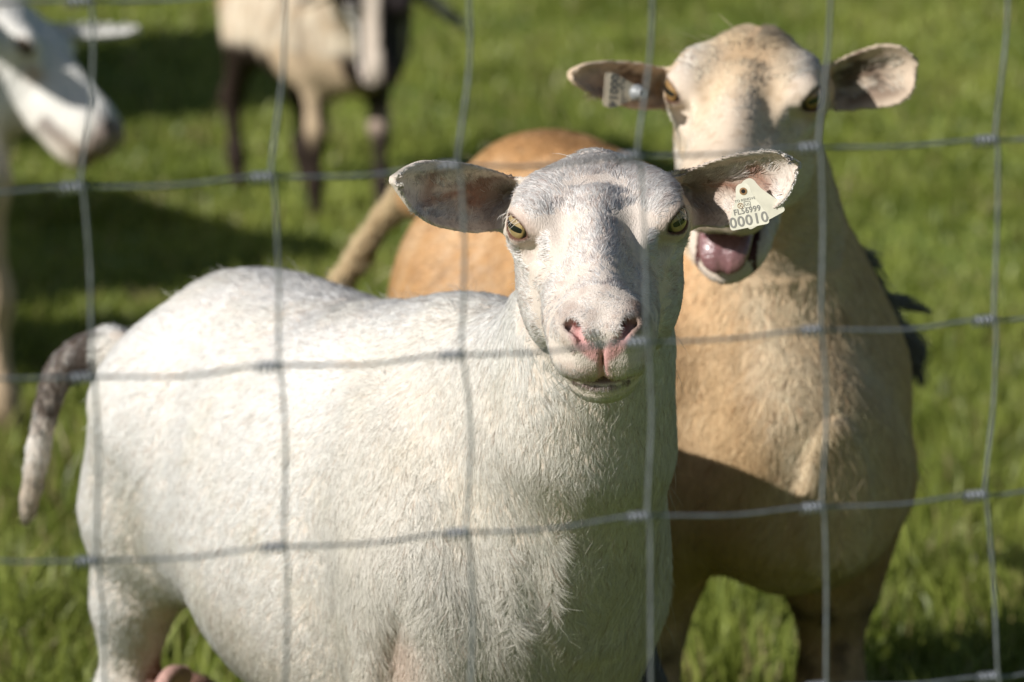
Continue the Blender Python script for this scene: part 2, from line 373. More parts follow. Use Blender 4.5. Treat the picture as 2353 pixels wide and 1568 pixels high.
# ------------------------------------------------------------------ fur
def fur(name, V, Q, N, parent, count, dens, length, direction, colour, width=.00022, lift=.35, curl=.5, seed=0, npt=4, jitter=.15, mat=None, liftf=None, fleck=.03):
    """hairs as real curves. dens/length/colour/direction are functions of (points, normals)"""
    r = np.random.default_rng(seed)
    tri = np.concatenate([Q[:, [0, 1, 2]], Q[:, [0, 2, 3]]])
    a, b, c = V[tri[:, 0]], V[tri[:, 1]], V[tri[:, 2]]
    ar = .5*np.linalg.norm(np.cross(b-a, c-a), axis=1); cen = (a+b+c)/3; nr = N[tri[:, 0]]
    wgt = ar*np.maximum(dens(cen, nr), 0); cs = np.cumsum(wgt)
    t = np.searchsorted(cs, r.uniform(0, cs[-1], count)); t = np.clip(t, 0, len(tri)-1)
    x = np.sqrt(r.uniform(0, 1, count)); y = r.uniform(0, 1, count)
    w0, w1, w2 = (1-x), x*(1-y), x*y
    p = a[t]*w0[:, None]+b[t]*w1[:, None]+c[t]*w2[:, None]
    n = N[tri[t, 0]]*w0[:, None]+N[tri[t, 1]]*w1[:, None]+N[tri[t, 2]]*w2[:, None]
    n /= np.linalg.norm(n, axis=1)[:, None]+1e-9
    d = direction(p, n)
    # locks: neighbouring hairs share a lean
    for i, (sc_, am) in enumerate(((.045, .20), (.012, .15), (.004, .15))):
        d = d+am*np.stack([noise(p, sc_, seed*7+i*3+q+1) for q in range(3)], 1)
    d = d+r.normal(0, jitter, d.shape)
    d -= n*(d*n).sum(1)[:, None]; d /= np.linalg.norm(d, axis=1)[:, None]+1e-9
    ln = length(p, n)*r.uniform(.65, 1.25, count)
    lf = lift*np.clip(1+.3*noise(p, .007, seed+50)+r.normal(0, .28, count), .15, 2.0)
    if liftf is not None: lf = lf*liftf(p, n)
    tt = np.linspace(0, 1, npt)
    side = np.cross(n, d); bend = (r.normal(0, .10, count)+.12*noise(p, .01, seed+60))
    pts = np.empty((count, npt, 3), np.float32)
    for i, q in enumerate(tt):
        pts[:, i] = p+(d*(ln*q*(1-.08*q))[:, None]+n*(ln*(lf*q-lf*curl*q*q))[:, None]+side*(ln*bend*q*q)[:, None])-n*.0008
    hc = bpy.data.hair_curves.new(name); hc.add_curves([npt]*count)
    hc.position_data.foreach_set('vector', pts.ravel()) if hasattr(hc, 'position_data') else hc.attributes['position'].data.foreach_set('vector', pts.ravel())
    if 'radius' not in hc.attributes: hc.attributes.new('radius', 'FLOAT', 'POINT')
    rad = ((width if not callable(width) else width(p, n))*r.uniform(.7, 1.3, count))[:, None]*np.array([1, .95, .75, .2] if npt == 4 else [1]*(npt-1)+[.2])[None, :]
    hc.attributes['radius'].data.foreach_set('value', rad.astype(np.float32).ravel())
    col = colour(p, n)*np.clip(r.normal(1, .09, count), .6, 1.3)[:, None]
    fk = r.uniform(size=count) < (fleck(p) if callable(fleck) else fleck); col[fk] = col[fk]*np.array([.62, .50, .44])
    col = np.clip(col, 0, .95)
    c4 = np.ones((count, 4), np.float32); c4[:, :3] = col
    at = hc.attributes.new('col', 'FLOAT_COLOR', 'CURVE'); at.data.foreach_set('color', c4.ravel())
    nn = n+.30*d*1+side*r.normal(0, .18, count)[:, None]; nn = nn+r.normal(0, .10, nn.shape); nn /= np.linalg.norm(nn, axis=1)[:, None]
    at = hc.attributes.new('nrm', 'FLOAT_VECTOR', 'CURVE'); at.data.foreach_set('vector', nn.astype(np.float32).ravel())
    hc.materials.append(mat or M_fur)
    return link(name, hc, parent)

def tube(V0, r0, seg=8, closed_tip=True):
    """V0 points, r0 radii -> verts, quads"""
    V0 = np.asarray(V0, float); n = len(V0); T = np.gradient(V0, axis=0); T /= np.linalg.norm(T, axis=1)[:, None]
    ref = A(0, 0, 1) if abs(T[0][2]) < .8 else A(1, 0, 0)
    VV, Fq = [], []
    for i in range(n):
        x = unit(np.cross(T[i], ref)); y = np.cross(T[i], x)
        for k in range(seg):
            an = 2*math.pi*k/seg; VV.append(V0[i]+(x*math.cos(an)+y*math.sin(an))*(r0[i] if hasattr(r0, '__len__') else r0))
    for i in range(n-1):
        for k in range(seg):
            k2 = (k+1) % seg; Fq.append((i*seg+k, i*seg+k2, (i+1)*seg+k2, (i+1)*seg+k))
    return np.array(VV), np.array(Fq)
def join(parts):
    Vs, Fs, o = [], [], 0
    for V, Fq in parts: Vs.append(V); Fs.append(Fq+o); o += len(V)
    return np.concatenate(Vs), np.concatenate(Fs)

# eyes ------------------------------------------------------------
def eye_material(name, iris, white_dark=(.02, .012, .008)):
    m, t, b = newmat(name)
    tc = t.nodes.new('ShaderNodeTexCoord'); sp = t.nodes.new('ShaderNodeSeparateXYZ'); t.links.new(tc.outputs['Object'], sp.inputs[0])
    def math_(op, a, b_=None, clamp=False):
        n = t.nodes.new('ShaderNodeMath'); n.operation = op; n.use_clamp = clamp
        for i, x in enumerate((a, b_)):
            if x is None: continue
            if isinstance(x, (int, float)): n.inputs[i].default_value = x
            else: t.links.new(x, n.inputs[i])
        return n.outputs[0]
    x, y = sp.outputs['X'], sp.outputs['Y']
    r = math_('SQRT', math_('ADD', math_('POWER', x, 2.0), math_('POWER', y, 2.0)))
    ramp = t.nodes.new('ShaderNodeValToRGB'); e = ramp.color_ramp.elements
    e[0].position = 0; e[0].color = (iris[0]*.55, iris[1]*.5, iris[2]*.5, 1)
    e[1].position = .52; e[1].color = (*iris, 1)
    q = e.new(.66); q.color = (iris[0]*.8, iris[1]*.75, iris[2]*.6, 1)
    q = e.new(.74); q.color = (*white_dark, 1)
    rs = math_('MULTIPLY', r, 1/.0142); t.links.new(rs, ramp.inputs[0])
    # streaks in the iris
    ang = t.nodes.new('ShaderNodeMath'); ang.operation = 'ARCTAN2'; t.links.new(y, ang.inputs[0]); t.links.new(x, ang.inputs[1])
    cx = t.nodes.new('ShaderNodeCombineXYZ'); t.links.new(math_('MULTIPLY', ang.outputs[0], 6.0), cx.inputs[0]); t.links.new(math_('MULTIPLY', r, 120.0), cx.inputs[1])
    nz = t.nodes.new('ShaderNodeTexNoise'); nz.inputs['Scale'].default_value = 1.6; t.links.new(cx.outputs[0], nz.inputs['Vector'])
    mr = t.nodes.new('ShaderNodeMapRange'); mr.inputs['To Min'].default_value = .88; mr.inputs['To Max'].default_value = 1.12; t.links.new(nz.outputs['Fac'], mr.inputs[0])
    vm = t.nodes.new('ShaderNodeVectorMath'); vm.operation = 'SCALE'; t.links.new(ramp.outputs[0], vm.inputs[0]); t.links.new(mr.outputs[0], vm.inputs['Scale'])
    # horizontal bar pupil
    px_ = math_('POWER', math_('ABSOLUTE', math_('MULTIPLY', x, 1/.0090)), 4.0)
    py_ = math_('POWER', math_('ABSOLUTE', math_('MULTIPLY', y, 1/.0024)), 4.0)
    inside = math_('LESS_THAN', math_('ADD', px_, py_), 1.0)
    mx = t.nodes.new('ShaderNodeMix'); mx.data_type = 'RGBA'; t.links.new(inside, mx.inputs[0]); t.links.new(vm.outputs[0], mx.inputs[6]); mx.inputs[7].default_value = (.004, .006, .008, 1)
    t.links.new(mx.outputs[2], b.inputs['Base Color'])
    b.inputs['Roughness'].default_value = .3; b.inputs['Coat Weight'].default_value = .8; b.inputs['Coat Roughness'].default_value = .02
    return m
def add_eyes(fr, ks, parent, mat):
    for sd in (1, -1):
        d, h, up = eye_axes(sd)
        cw = H(fr, *(np.array((EYE['c'][0], EYE['c'][1]*sd, EYE['c'][2]))*ks))
        Dw, Hw, Uw = (fr[1]*q[0]+fr[2]*q[1]+fr[3]*q[2] for q in (d, h, up))
        Uw = unit(Uw); Dw = unit(Dw); Hw = np.cross(Uw, Dw)
        n1, n2 = 24, 32; VV = [(0, 0, 1)]; Fq = []
        th = np.linspace(.06, math.pi-.06, n1); r = EYE['r']*ks
        VV = [(math.sin(a)*math.cos(2*math.pi*j/n2), math.sin(a)*math.sin(2*math.pi*j/n2), math.cos(a)*(1.06 if math.cos(a) > .6 else 1)) for a in th for j in range(n2)]
        for i in range(n1-1):
            for j in range(n2): Fq.append((i*n2+j, (i+1)*n2+j, (i+1)*n2+(j+1) % n2, i*n2+(j+1) % n2))
        me = mesh_from('eye', np.array(VV)*r, np.array(Fq), mat)
        me.matrix_world = Matrix(((Hw[0], Uw[0], Dw[0], cw[0]), (Hw[1], Uw[1], Dw[1], cw[1]), (Hw[2], Uw[2], Dw[2], cw[2]), (0, 0, 0, 1)))
        bpy.context.view_layer.update()
        me.parent = parent; me.matrix_parent_inverse = parent.matrix_world.inverted()

# ------------------------------------------------------------------ ground and grass
m, t, b = newmat('pasture_soil')
tc = t.nodes.new('ShaderNodeTexCoord'); n1 = t.nodes.new('ShaderNodeTexNoise'); n1.inputs['Scale'].default_value = 9; n1.inputs['Detail'].default_value = 9
t.links.new(tc.outputs['Object'], n1.inputs['Vector'])
r = t.nodes.new('ShaderNodeValToRGB'); r.color_ramp.elements[0].position = .35; r.color_ramp.elements[0].color = (.09, .13, .018, 1)
r.color_ramp.elements[1].position = .68; r.color_ramp.elements[1].color = (.20, .26, .035, 1)
t.links.new(n1.outputs['Fac'], r.inputs[0]); t.links.new(r.outputs[0], b.inputs['Base Color']); b.inputs['Roughness'].default_value = 1
bp = t.nodes.new('ShaderNodeBump'); bp.inputs['Distance'].default_value = .05; t.links.new(n1.outputs['Fac'], bp.inputs['Height']); t.links.new(bp.outputs[0], b.inputs['Normal'])
gx = np.array([(-900, -60, 0), (900, -60, 0), (900, 2400, 0), (-900, 2400, 0)])
g = mesh_from('ground', gx, [(0, 1, 2, 3)], m, smooth=False); tag(g, 'flat green pasture under the sheep', None, None, 'structure')

m, t, b = newmat('grass_blade')
a = t.nodes.new('ShaderNodeAttribute'); a.attribute_name = 'col'; t.links.new(a.outputs['Color'], b.inputs['Base Color'])
b.inputs['Roughness'].default_value = .42; b.inputs['Specular IOR Level'].default_value = .4
tr = t.nodes.new('ShaderNodeBsdfTranslucent'); t.links.new(a.outputs['Color'], tr.inputs[0])
mx = t.nodes.new('ShaderNodeMixShader'); mx.inputs[0].default_value = .42; o = t.nodes['Material Output']
t.links.new(b.outputs[0], mx.inputs[1]); t.links.new(tr.outputs[0], mx.inputs[2]); t.links.new(mx.outputs[0], o.inputs[0]); M_grass = m
def grass(seed=3):
    r = np.random.default_rng(seed); XY = []
    for (x0, x1, y0, y1, n) in ((-1.0, 1.0, 4.5, 7.0, 95000), (-1.3, 1.3, 7.0, 10.5, 95000), (-1.6, 1.6, 10.5, 15, 40000), (-3, -1.0, 4, 12, 22000), (1.0, 3, 4, 12, 22000), (-1.5, 1.5, 3.0, 4.5, 22000)):
        XY.append(np.stack([r.uniform(x0, x1, n), r.uniform(y0, y1, n)], 1))
    p = np.concatenate(XY); n = len(p); p3 = np.c_[p, np.zeros(n)]
    clump = noise(p3, .35, 5)+.6*noise(p3, .09, 6)
    keep = r.uniform(size=n) < .75+.25*clump; p, p3, clump = p[keep], p3[keep], clump[keep]; n = len(p)
    h = np.clip(.052+.020*clump+r.gamma(2, .010, n), .02, .15)*(1-.68*sstep(5.6, 7.2, p[:, 1]))
    wd = r.uniform(.0016, .0034, n)*(1+.25*(p[:, 1] > 7.5)); an = r.uniform(0, 2*np.pi, n); lean = r.uniform(.1, .75, n); la = an+r.normal(0, .9, n)
    side = np.stack([np.cos(an), np.sin(an), 0*an], 1)*wd[:, None]; L = np.stack([np.cos(la+1.57), np.sin(la+1.57), 0*an], 1)*(h*lean)[:, None]
    up = np.array([0, 0, 1.])[None]*h[:, None]
    v = np.empty((n, 5, 3)); v[:, 0] = p3-side; v[:, 1] = p3+side; mid = p3+L*.35+up*.6; v[:, 2] = mid-side*.8; v[:, 3] = mid+side*.8; v[:, 4] = p3+L+up*np.clip(1-.35*lean[:, None]**2, .5, 1)
    i = np.arange(n)[:, None]*5
    F = np.concatenate([i+np.array([[0, 1, 3]]), i+np.array([[0, 3, 2]]), i+np.array([[2, 3, 4]])])
    tone = np.clip(.5+.30*noise(p3, .6, 8)+.24*noise(p3, .13, 9)+r.normal(0, .26, n), 0, 1)
    c = mix(np.array([.165, .210, .032]), np.array([.385, .43, .095]), tone)
    dry = r.uniform(size=n) < .07+.13*np.clip(noise(p3, .25, 12), 0, 1); c[dry] = np.array([.42, .36, .15])*r.uniform(.6, 1.15, (dry.sum(), 1))
    o = mesh_from('grass', v.reshape(-1, 3), F, M_grass, None, np.repeat(c, 5, axis=0), smooth=False)
    tag(o, 'lush short green pasture grass with a few dry blades', None, None, 'stuff')
grass()

# ------------------------------------------------------------------ woven wire fence
M_wire = simple('galvanised_wire', (.28, .30, .33), .42, .5, .55, .35, 140, bump=.0004)
fn = empty('wire_fence', (0, 2.70, 0)); tag(fn, 'grey woven wire fence of square mesh in front of the sheep', 'fence')
XL, YL, XR, YR = (190-1176.5)/FPX*2.63, 2.63, (2285-1176.5)/FPX*2.77, 2.77
def fpt(u): return A(XL+(XR-XL)*u/5, YL+(YR-YL)*u/5, 0)       # u: number of spaces from the first upright wire in view
fdir = unit(A(XR-XL, YR-YL, 0)); fnor = A(fdir[1], -fdir[0], 0)
# crossings as seen, in photograph pixels: rows of (x, y) for the six upright wires
NODES = {1: [(205, 4), (648, -22), (1070, -45), (1492, -72), (1903, -95), (2310, -118)],
         2: [(187, 432), (624, 408), (1052, 383), (1465, 360), (1880, 340), (2286, 323)],
         3: [(211, 868), (640, 842), (1060, 817), (1485, 788), (1885, 760), (2282, 737)],
         4: [(222, 1290), (652, 1258), (1072, 1226), (1487, 1188), (1888, 1167), (2262, 1139)],
         5: [(240, 1705), (655, 1668), (1080, 1630), (1495, 1600), (1897, 1578), (2290, 1556)]}
ROWS = [1.19, 1.097, .997, .897, .797, .697, .60, .50, .40, .30, .20, .10, .02]
frr = np.random.default_rng(5); US = range(-6, 13); node = {}
for ri, z in enumerate(ROWS):
    for u in US:
        if ri in NODES and 0 <= u <= 5:
            px, py = NODES[ri][u]; q = P(px, py, 2.63+.028*u)
        else:
            q = fpt(u)+A(0, 0, z)+fdir*frr.normal(0, .0025)+A(0, 0, frr.normal(0, .0015))
        node[ri, u] = q
def spline(pts, sub=10):
    pts = np.array(pts); out = []
    for i in range(len(pts)-1):
        p0, p1, p2, p3 = pts[max(i-1, 0)], pts[i], pts[i+1], pts[min(i+2, len(pts)-1)]
        for q in np.linspace(0, 1, sub, endpoint=False):
            out.append(.5*((2*p1)+(-p0+p2)*q+(2*p0-5*p1+4*p2-p3)*q*q+(-p0+3*p1-3*p2+p3)*q**3))
    out.append(pts[-1]); return np.array(out)
for u in US:                                                    # upright stays, kinked where they wrap the line wires
    pts = []
    for ri in range(len(ROWS)):
        q = node[ri, u]+fnor*.0022
        pts += [q+A(0, 0, .007)-fdir*.0004, q+fdir*.0012-A(0, 0, .006)] if ri < len(ROWS)-1 else [q]
        if ri < len(ROWS)-1:
            nx = node[ri+1, u]; pts.append((q*.55+nx*.45)+fdir*(.0030+frr.normal(0, .0009))*(1 if ri % 2 else .6))
    V, Fq = tube(spline(pts, 5), .00100, 8); mesh_from('upright_wire', V, Fq, M_wire, fn)
for ri in range(len(ROWS)):
    pts = []
    for u in US:
        q = node[ri, u]-fnor*.0006; pts += [q-fdir*.012+A(0, 0, .0008), q+fdir*.012-A(0, 0, .0004)]
        if u < 12: pts.append((node[ri, u]+node[ri, u+1])/2-A(0, 0, .0016+frr.normal(0, .0005)))
    V, Fq = tube(spline(pts, 5), .00100, 8); mesh_from('line_wire', V, Fq, M_wire, fn)
    for u in US:
        if not (-2 <= u <= 7): continue
        q = node[ri, u]; tt = np.linspace(0, 1, 46); an = tt*2*np.pi*4
        hel = q[None]-fdir[None]*(.013*tt[:, None]-.001)+fnor[None]*(np.cos(an)*.0025)[:, None]+np.array([[0, 0, 1.]])*(np.sin(an)*.0025)[:, None]
        V, Fq = tube(hel, .0010, 6); mesh_from('wire_knot', V, Fq, M_wire, fn)

# ------------------------------------------------------------------ ear tags
M_tag = simple('tag_plastic', (.80, .76, .62), .35, .5, 0, .12, 120)
M_ink = simple('tag_ink', (.10, .10, .10), .5)
M_inkpale = simple('tag_ink_worn', (.26, .25, .22), .6)
M_stud = simple('tag_stud', (.26, .27, .27), .45, .5, .1); M_rust = simple('tag_grime', (.30, .17, .07), .7); M_darkdisc = simple('tag_dark_disc', (.01, .008, .006), .9)
def rounded(poly, rads, seg=6):
    out = []; n = len(poly)
    for i in range(n):
        p, a, b = np.array(poly[i], float), np.array(poly[i-1], float), np.array(poly[(i+1) % n], float)
        d1, d2 = unit(a-p), unit(b-p); r = rads[i]
        if r == 0: out.append(p); continue
        for q in np.linspace(0, 1, seg):
            out.append((p+d1*r)*(1-q)**2+2*q*(1-q)*p+(p+d2*r)*q*q)
    return np.array(out)
def plate(name, outline, th, mat, M4, parent, z=0):
    n = len(outline); bm_v = [(x, y, z+th/2) for x, y in outline]+[(x, y, z-th/2) for x, y in outline]
    me = bpy.data.meshes.new(name); fs = [tuple(range(n)), tuple(range(2*n-1, n-1, -1))]+[(i, i+n, (i+1) % n+n, (i+1) % n) for i in range(n)]
    me.from_pydata(bm_v, [], fs); me.materials.append(mat); me.transform(M4); me.update(); return link(name, me, parent)
def letters(txt, size, x, y, M4, parent, mat, z=.0009, name='tag_lettering', bold=.0, sx=1.0, rot=0):
    cu = bpy.data.curves.new('t', 'FONT'); cu.body = txt; cu.size = size; cu.align_x = 'CENTER'; cu.align_y = 'CENTER'; cu.offset = bold; cu.space_character = 1.08
    o = bpy.data.objects.new('t', cu); C.objects.link(o); bpy.context.view_layer.update()
    me = bpy.data.meshes.new_from_object(o.evaluated_get(bpy.context.evaluated_depsgraph_get())); bpy.data.objects.remove(o)
    me.transform(M4 @ Matrix.Translation((x, y, z)) @ Matrix.Rotation(rot, 4, 'Z') @ Matrix.Diagonal((sx, 1, 1, 1))); me.materials.clear(); me.materials.append(mat); me.name = name
    return link(name, me, parent)
def ring(name, r0, r1, x, y, z, M4, parent, mat, n=20, sq=False):
    V = []; F = []
    for i in range(n):
        a = 2*math.pi*i/n; c, s_ = math.cos(a), math.sin(a)
        if sq: q = 1/max(abs(c), abs(s_))**.8; c *= q; s_ *= q
        V += [(x+c*r0, y+s_*r0, z), (x+c*r1, y+s_*r1, z)]
    for i in range(n): j = (i+1) % n; F.append((2*i, 2*i+1, 2*j+1, 2*j))
    me = bpy.data.meshes.new(name); me.from_pydata(V, [], F); me.materials.append(mat); me.transform(M4); return link(name, me, parent)
def mat4(o, x, y, z): return Matrix(((x[0], y[0], z[0], o[0]), (x[1], y[1], z[1], o[1]), (x[2], y[2], z[2], o[2]), (0, 0, 0, 1)))
def tagframe(hole, rot_deg, facing):
    z = unit(facing); x0 = unit(np.cross(A(0, 0, 1), z)); y0 = np.cross(z, x0); a = math.radians(rot_deg)
    return mat4(hole, x0*math.cos(a)+y0*math.sin(a), y0*math.cos(a)-x0*math.sin(a), z)
TAGPOLY = rounded([(-.0045, .0058), (.0045, .0058), (.0062, -.004), (.0142, -.0200), (.0142, -.0262), (-.0142, -.0262), (-.0142, -.0200), (-.0062, -.004)], [.0042, .0042, .003, .003, .0025, .0025, .003, .003])
# ------------------------------------------------------------------ the white ewe
def local(fr, p): q = p-fr[0]; return q@fr[1], q@fr[2], q@fr[3]
def eye_dist(fr, p, ks=1):
    u, v, w_ = (x/ks for x in local(fr, p)); e = EYE['c']; d, h, up = eye_axes(1)
    x, y, z = u-e[0], np.abs(v)-e[1], w_-e[2]
    ex = x*h[0]+y*h[1]+z*h[2]; ey = x*up[0]+y*up[1]+z*up[2]; ez = x*d[0]+y*d[1]+z*d[2]
    return np.where(ez > -.004, np.sqrt((ex/.0116)**2+((ey+.001)/.0078)**2), 9)
def nose_mask(fr, p, ks=1):
    u, v, w_ = (x/ks for x in local(fr, p)); v = np.abs(v)
    pad = 1-sstep(.8, 1.15, np.sqrt(((v)/(.0120+.55*np.clip(w_+.030, 0, 1)))**2+((w_+.014)/.0165)**2)); pad = pad*sstep(.208, .214, u)*(1-sstep(-.004, .003, w_+.019-1.15*v))
    phil = (1-sstep(.0035, .006, v))*(w_ < -.02)*(w_ > -.046)*(u > .20)
    return np.maximum(pad, phil)
def view_factor(p, n):
    c = A(0, 0, CAMZ)-p; c /= np.linalg.norm(c, axis=1)[:, None]; f = (c*n).sum(1)
    q = p-A(0, 0, CAMZ); zz = q[:, 1]*math.cos(PITCH)-q[:, 2]*math.sin(PITCH); uu = q[:, 0]/zz*FPX; vv = (q[:, 1]*math.sin(PITCH)+q[:, 2]*math.cos(PITCH))/zz*FPX
    inside = (np.abs(uu) < 1330) & (np.abs(vv) < 940)
    return np.where(f > -.25, 1.0, .12)*np.where(inside, 1, .15)

def ear_frame(r, tip, nrm):
    r, tip = np.asarray(r), np.asarray(tip); a = unit(tip-r); n = np.asarray(nrm, float); n = unit(n-a*(n@a)); up = np.cross(n, a); up = up if up[2] > 0 else -up
    return (r, a, up, n), float(np.linalg.norm(tip-r))
def in_ear(efr, L, p, ht=.04):
    """fraction along the ear, across, depth to the opening"""
    q = p-efr[0]; return (q@efr[1])/L, q@efr[2], q@efr[3]

WB = body_frame(-.112, 3.985, 60, .030, .90)
WT = [(-.385, .545, .45, .040), (-.365, .575, .43, .078), (-.325, .615, .42, .108), (-.26, .662, .395, .128), (-.17, .668, .340, .142),
      (-.06, .668, .292, .162), (.02, .682, .28, .165), (.10, .692, .27, .158), (.20, .696, .28, .124), (.29, .675, .34, .094), (.35, .63, .40, .084), (.385, .585, .43, .076), (.40, .56, .46, .045)]
WH = head_frame(1372, 499, 3.535, 26, 0, 2.4)
def white_ewe():
    f = Field(axis((-.44, .0065), (-.115, .0021), (.235, .006), .30), axis((3.36, .0021), (3.66, .0042), (3.80, .0065), 4.48), axis((-.01, .012), (.22, .0065), (.655, .0021), .865))
    trunk(f, WB, WT)
    legs(f, WB, front=((-.10, .0), (0, 0)), hind=((.0, 0), (-.05, 0)), ft=.098, fs=.085, ft2=.03, hp=[(-.25, .070, .52, .092), (-.30, .085, .43, .056), (-.325, .090, .34, .034), (-.345, .088, .24, .025), (-.34, .088, .09, .019), (-.32, .088, .022, .024)])
    # shoulder, upper arm, brisket, thigh
    for sd in (-1, 1):
        f.ell(B(WB, .235, -.095 if sd < 0 else .058, .50), (.085, .045, .13), (WB['a']*.93+A(0, 0, .36), WB['b'], A(0, 0, .93)-WB['a']*.36), .05)
        f.ell(B(WB, .27 if sd < 0 else .22, -.07 if sd < 0 else .035, .41), (.05, .04, .07), None, .04)
        f.ell(B(WB, -.25, sd*.070, .47), (.10, .050, .11), (WB['a'], WB['b'], A(0, 0, 1)), .05)
    f.ell(B(WB, .31, -.025, .45), (.06, .070, .09), (WB['a'], WB['b'], A(0, 0, 1)), .05)
    f.ell(B(WB, .195, 0, .665), (.075, .05, .032), (WB['a'], WB['b'], A(0, 0, 1)), .05)             # withers
    f.cone(B(WB, -.28, 0, .575), B(WB, -.34, 0, .545), .040, .026, .04)                               # tail head
    # neck
    nk = [(B(WB, .23, 0, .545), .095), (P(1335, 1000, 3.68), .060), (P(1365, 800, 3.665), .045), (H(WH, .018, 0, -.03), .042)]
    f.chain(nk, .05)
    f.cone(B(WB, .25, 0, .61), P(1340, 720, 3.69), .060, .040, .05)
    f.ell(P(908, 1590, 3.662), (.020, .040, .068), None, .022, sub=True)                            # fold behind the elbow
    f.cone(P(1025, 1400, 3.705), P(1022, 1720, 3.700), .034, .028, .03)
    # tail
    tl = [(262, 812, 4.22, .022), (205, 812, 4.235, .0165), (150, 840, 4.235, .0125), (118, 900, 4.23, .0105), (98, 980, 4.225, .0095), (84, 1060, 4.22, .0085), (72, 1130, 4.22, .0080), (62, 1190, 4.22, .0050)]
    tq = spline([P(*q[:3]) for q in tl], 4); tr_ = np.interp(np.linspace(0, 1, len(tq)), np.linspace(0, 1, len(tl)), [q[3] for q in tl])
    f.chain(list(zip(tq, tr_)), .006)
    head(f, WH, 1.0)
    el, Ll = ear_frame(P(1205, 448, 3.60), P(912, 415, 3.520), A(.57, -.82, .06))
    er, Lr = ear_frame(P(1545, 430, 3.60), P(1829, 380, 3.545), A(-.35, -.92, .05))
    ear(f, el, [(0, .009), (.15, .012), (.3, .0150), (.5, .0172), (.8, .0160), (.93, .0105), (1, .003)], [(0, .014), (.13, .024), (.4, .031), (.65, .029), (.85, .020), (.95, .010), (1, .003)], Ll, cup=.015)
    ear(f, er, [(0, .006), (.15, .009), (.35, .0128), (.6, .0155), (.85, .0140), (.95, .010), (1, .003)], [(0, .014), (.13, .030), (.4, .035), (.65, .032), (.85, .024), (.95, .014), (1, .004)], Lr, cup=.015, roll=.006)
    # udder and teat between the hind legs
    f.ell(P(440, 1672, 4.18), (.036, .040, .048), None, .02)
    f.ell(P(1318, 1225, 3.705), (.056, .062, .060), None, .045)
    V, Q = f.mesh(); V = relax(V, Q, 5); N = normals(V, Q)
    root = empty('sheep', (*(WB['o'][:2]), 0)); tag(root, 'white short haired ewe facing the camera with pink nose and yellow ear tag reading 00010', 'sheep')
    rs_ = np.random.default_rng(9); vis = V[(V[:, 2] > .36) & (V[:, 2] < .66) & (N@A(-.6, -.8, .0) > .4)]; specks = vis[rs_.integers(0, len(vis), 34)]
    tail_c = [P(*q[:3]) for q in tl]
    def tail_d(p):
        d = np.full(len(p), 9.)
        for c in tail_c[1:]: d = np.minimum(d, np.linalg.norm(p-c, axis=1))
        return d
    def ears(p):
        out = []
        for (e, L) in ((el, Ll), (er, Lr)):
            a, b_, n = in_ear(e, L, p); out.append((a, b_, n))
        return out
    def colour(p, n, skin=False):
        c = np.tile(A(.89, .868, .83), (len(p), 1))
        y = sstep(-.3, 1.0, noise(p, .11, 21)); c = mix(c, A(.87, .81, .68), y*.35)
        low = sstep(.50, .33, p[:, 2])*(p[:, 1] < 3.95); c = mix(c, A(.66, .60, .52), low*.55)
        c = mix(c, A(.50, .43, .35), sstep(.7, 1.6, noise(p, .02, 22)+.6*noise(p, .006, 23))*.35)
        for q in specks: c = mix(c, A(.12, .09, .06), (1-sstep(.0008, .0022, np.linalg.norm((p-q)*A(1, 1, .5), axis=1)))*.85)
        # neck and brisket: greyer and yellower
        nb = sstep(3.86, 3.72, p[:, 1])*sstep(.70, .62, p[:, 2]); c = mix(c, A(.66, .60, .49), nb*.45)
        arm = np.linalg.norm((p-P(925, 1500, 3.685))*A(1, .6, 1/1.6), axis=1); c = mix(c, A(.70, .47, .36), (1-sstep(.004, .034, arm))*.45)
        u, v, w_ = local(WH, p); hd = (u > -.02)*(np.abs(v) < .072)*(w_ > -.14)*(w_ < .07)*(np.abs(p[:, 1]-3.5) < .2)*(p[:, 2] > .62)
        hm = hd*sstep(-.02, .02, u)*sstep(-.135, -.095, w_)
        cf = np.tile(A(.87, .83, .79), (len(p), 1)); cf = mix(cf, A(.60, .50, .46), sstep(.2, 1.3, noise(p, .012, 24)+.5*noise(p, .03, 25))*.45)
        cf = mix(cf, A(.44, .40, .37), (1-sstep(.006, .030, np.abs(v+.004*noise(p, .02, 3))))*sstep(.075, .035, u)*.40)
        cf = mix(cf, A(.30, .27, .25), np.exp(-((v-.043)/.010)**2-((u-.02)/.018)**2)*.6*(w_ > -.02))
        cf = mix(cf, A(.50, .46, .43), sstep(.10, .02, u)*sstep(.3, 1.2, noise(p*A(1.5, 1, .5), .012, 26))*.5)
        c = mix(c, cf, hm)
        nm = nose_mask(WH, p)*hd; c = mix(c, A(.64, .33, .31), nm*.95)
        lips = hd*(u > .17)*(np.abs(v) < .023)*(1-sstep(.0016, .0042, np.abs(w_+.0475-.10*v*v/.03))); c = mix(c, A(.18, .09, .08), lips*.85)
        nostril_dark = hd*(u > .20)*np.exp(-(((np.abs(v)-.0235)/.008)**2+((w_+.003)/.008)**2)); c = mix(c, A(.20, .12, .09), np.clip(nostril_dark*1.1, 0, .8)*np.where(v > 0, 1, .5))  # darker brown round the nostrils, weaker on the animal's right side
        pm = hd*(u > .195)*np.exp(-((v+.006)/.016)**2-((w_+.040)/.008)**2); c = mix(c, A(.80, .56, .53), np.clip(pm, 0, 1)*.45)
        ed = eye_dist(WH, p); c = mix(c, A(.16, .085, .06), hd*(1-sstep(1.10, 1.42, ed))); c = mix(c, A(.66, .50, .44), hd*(1-sstep(1.2, 2.1, ed))*sstep(1.2, 1.5, ed)*.7)
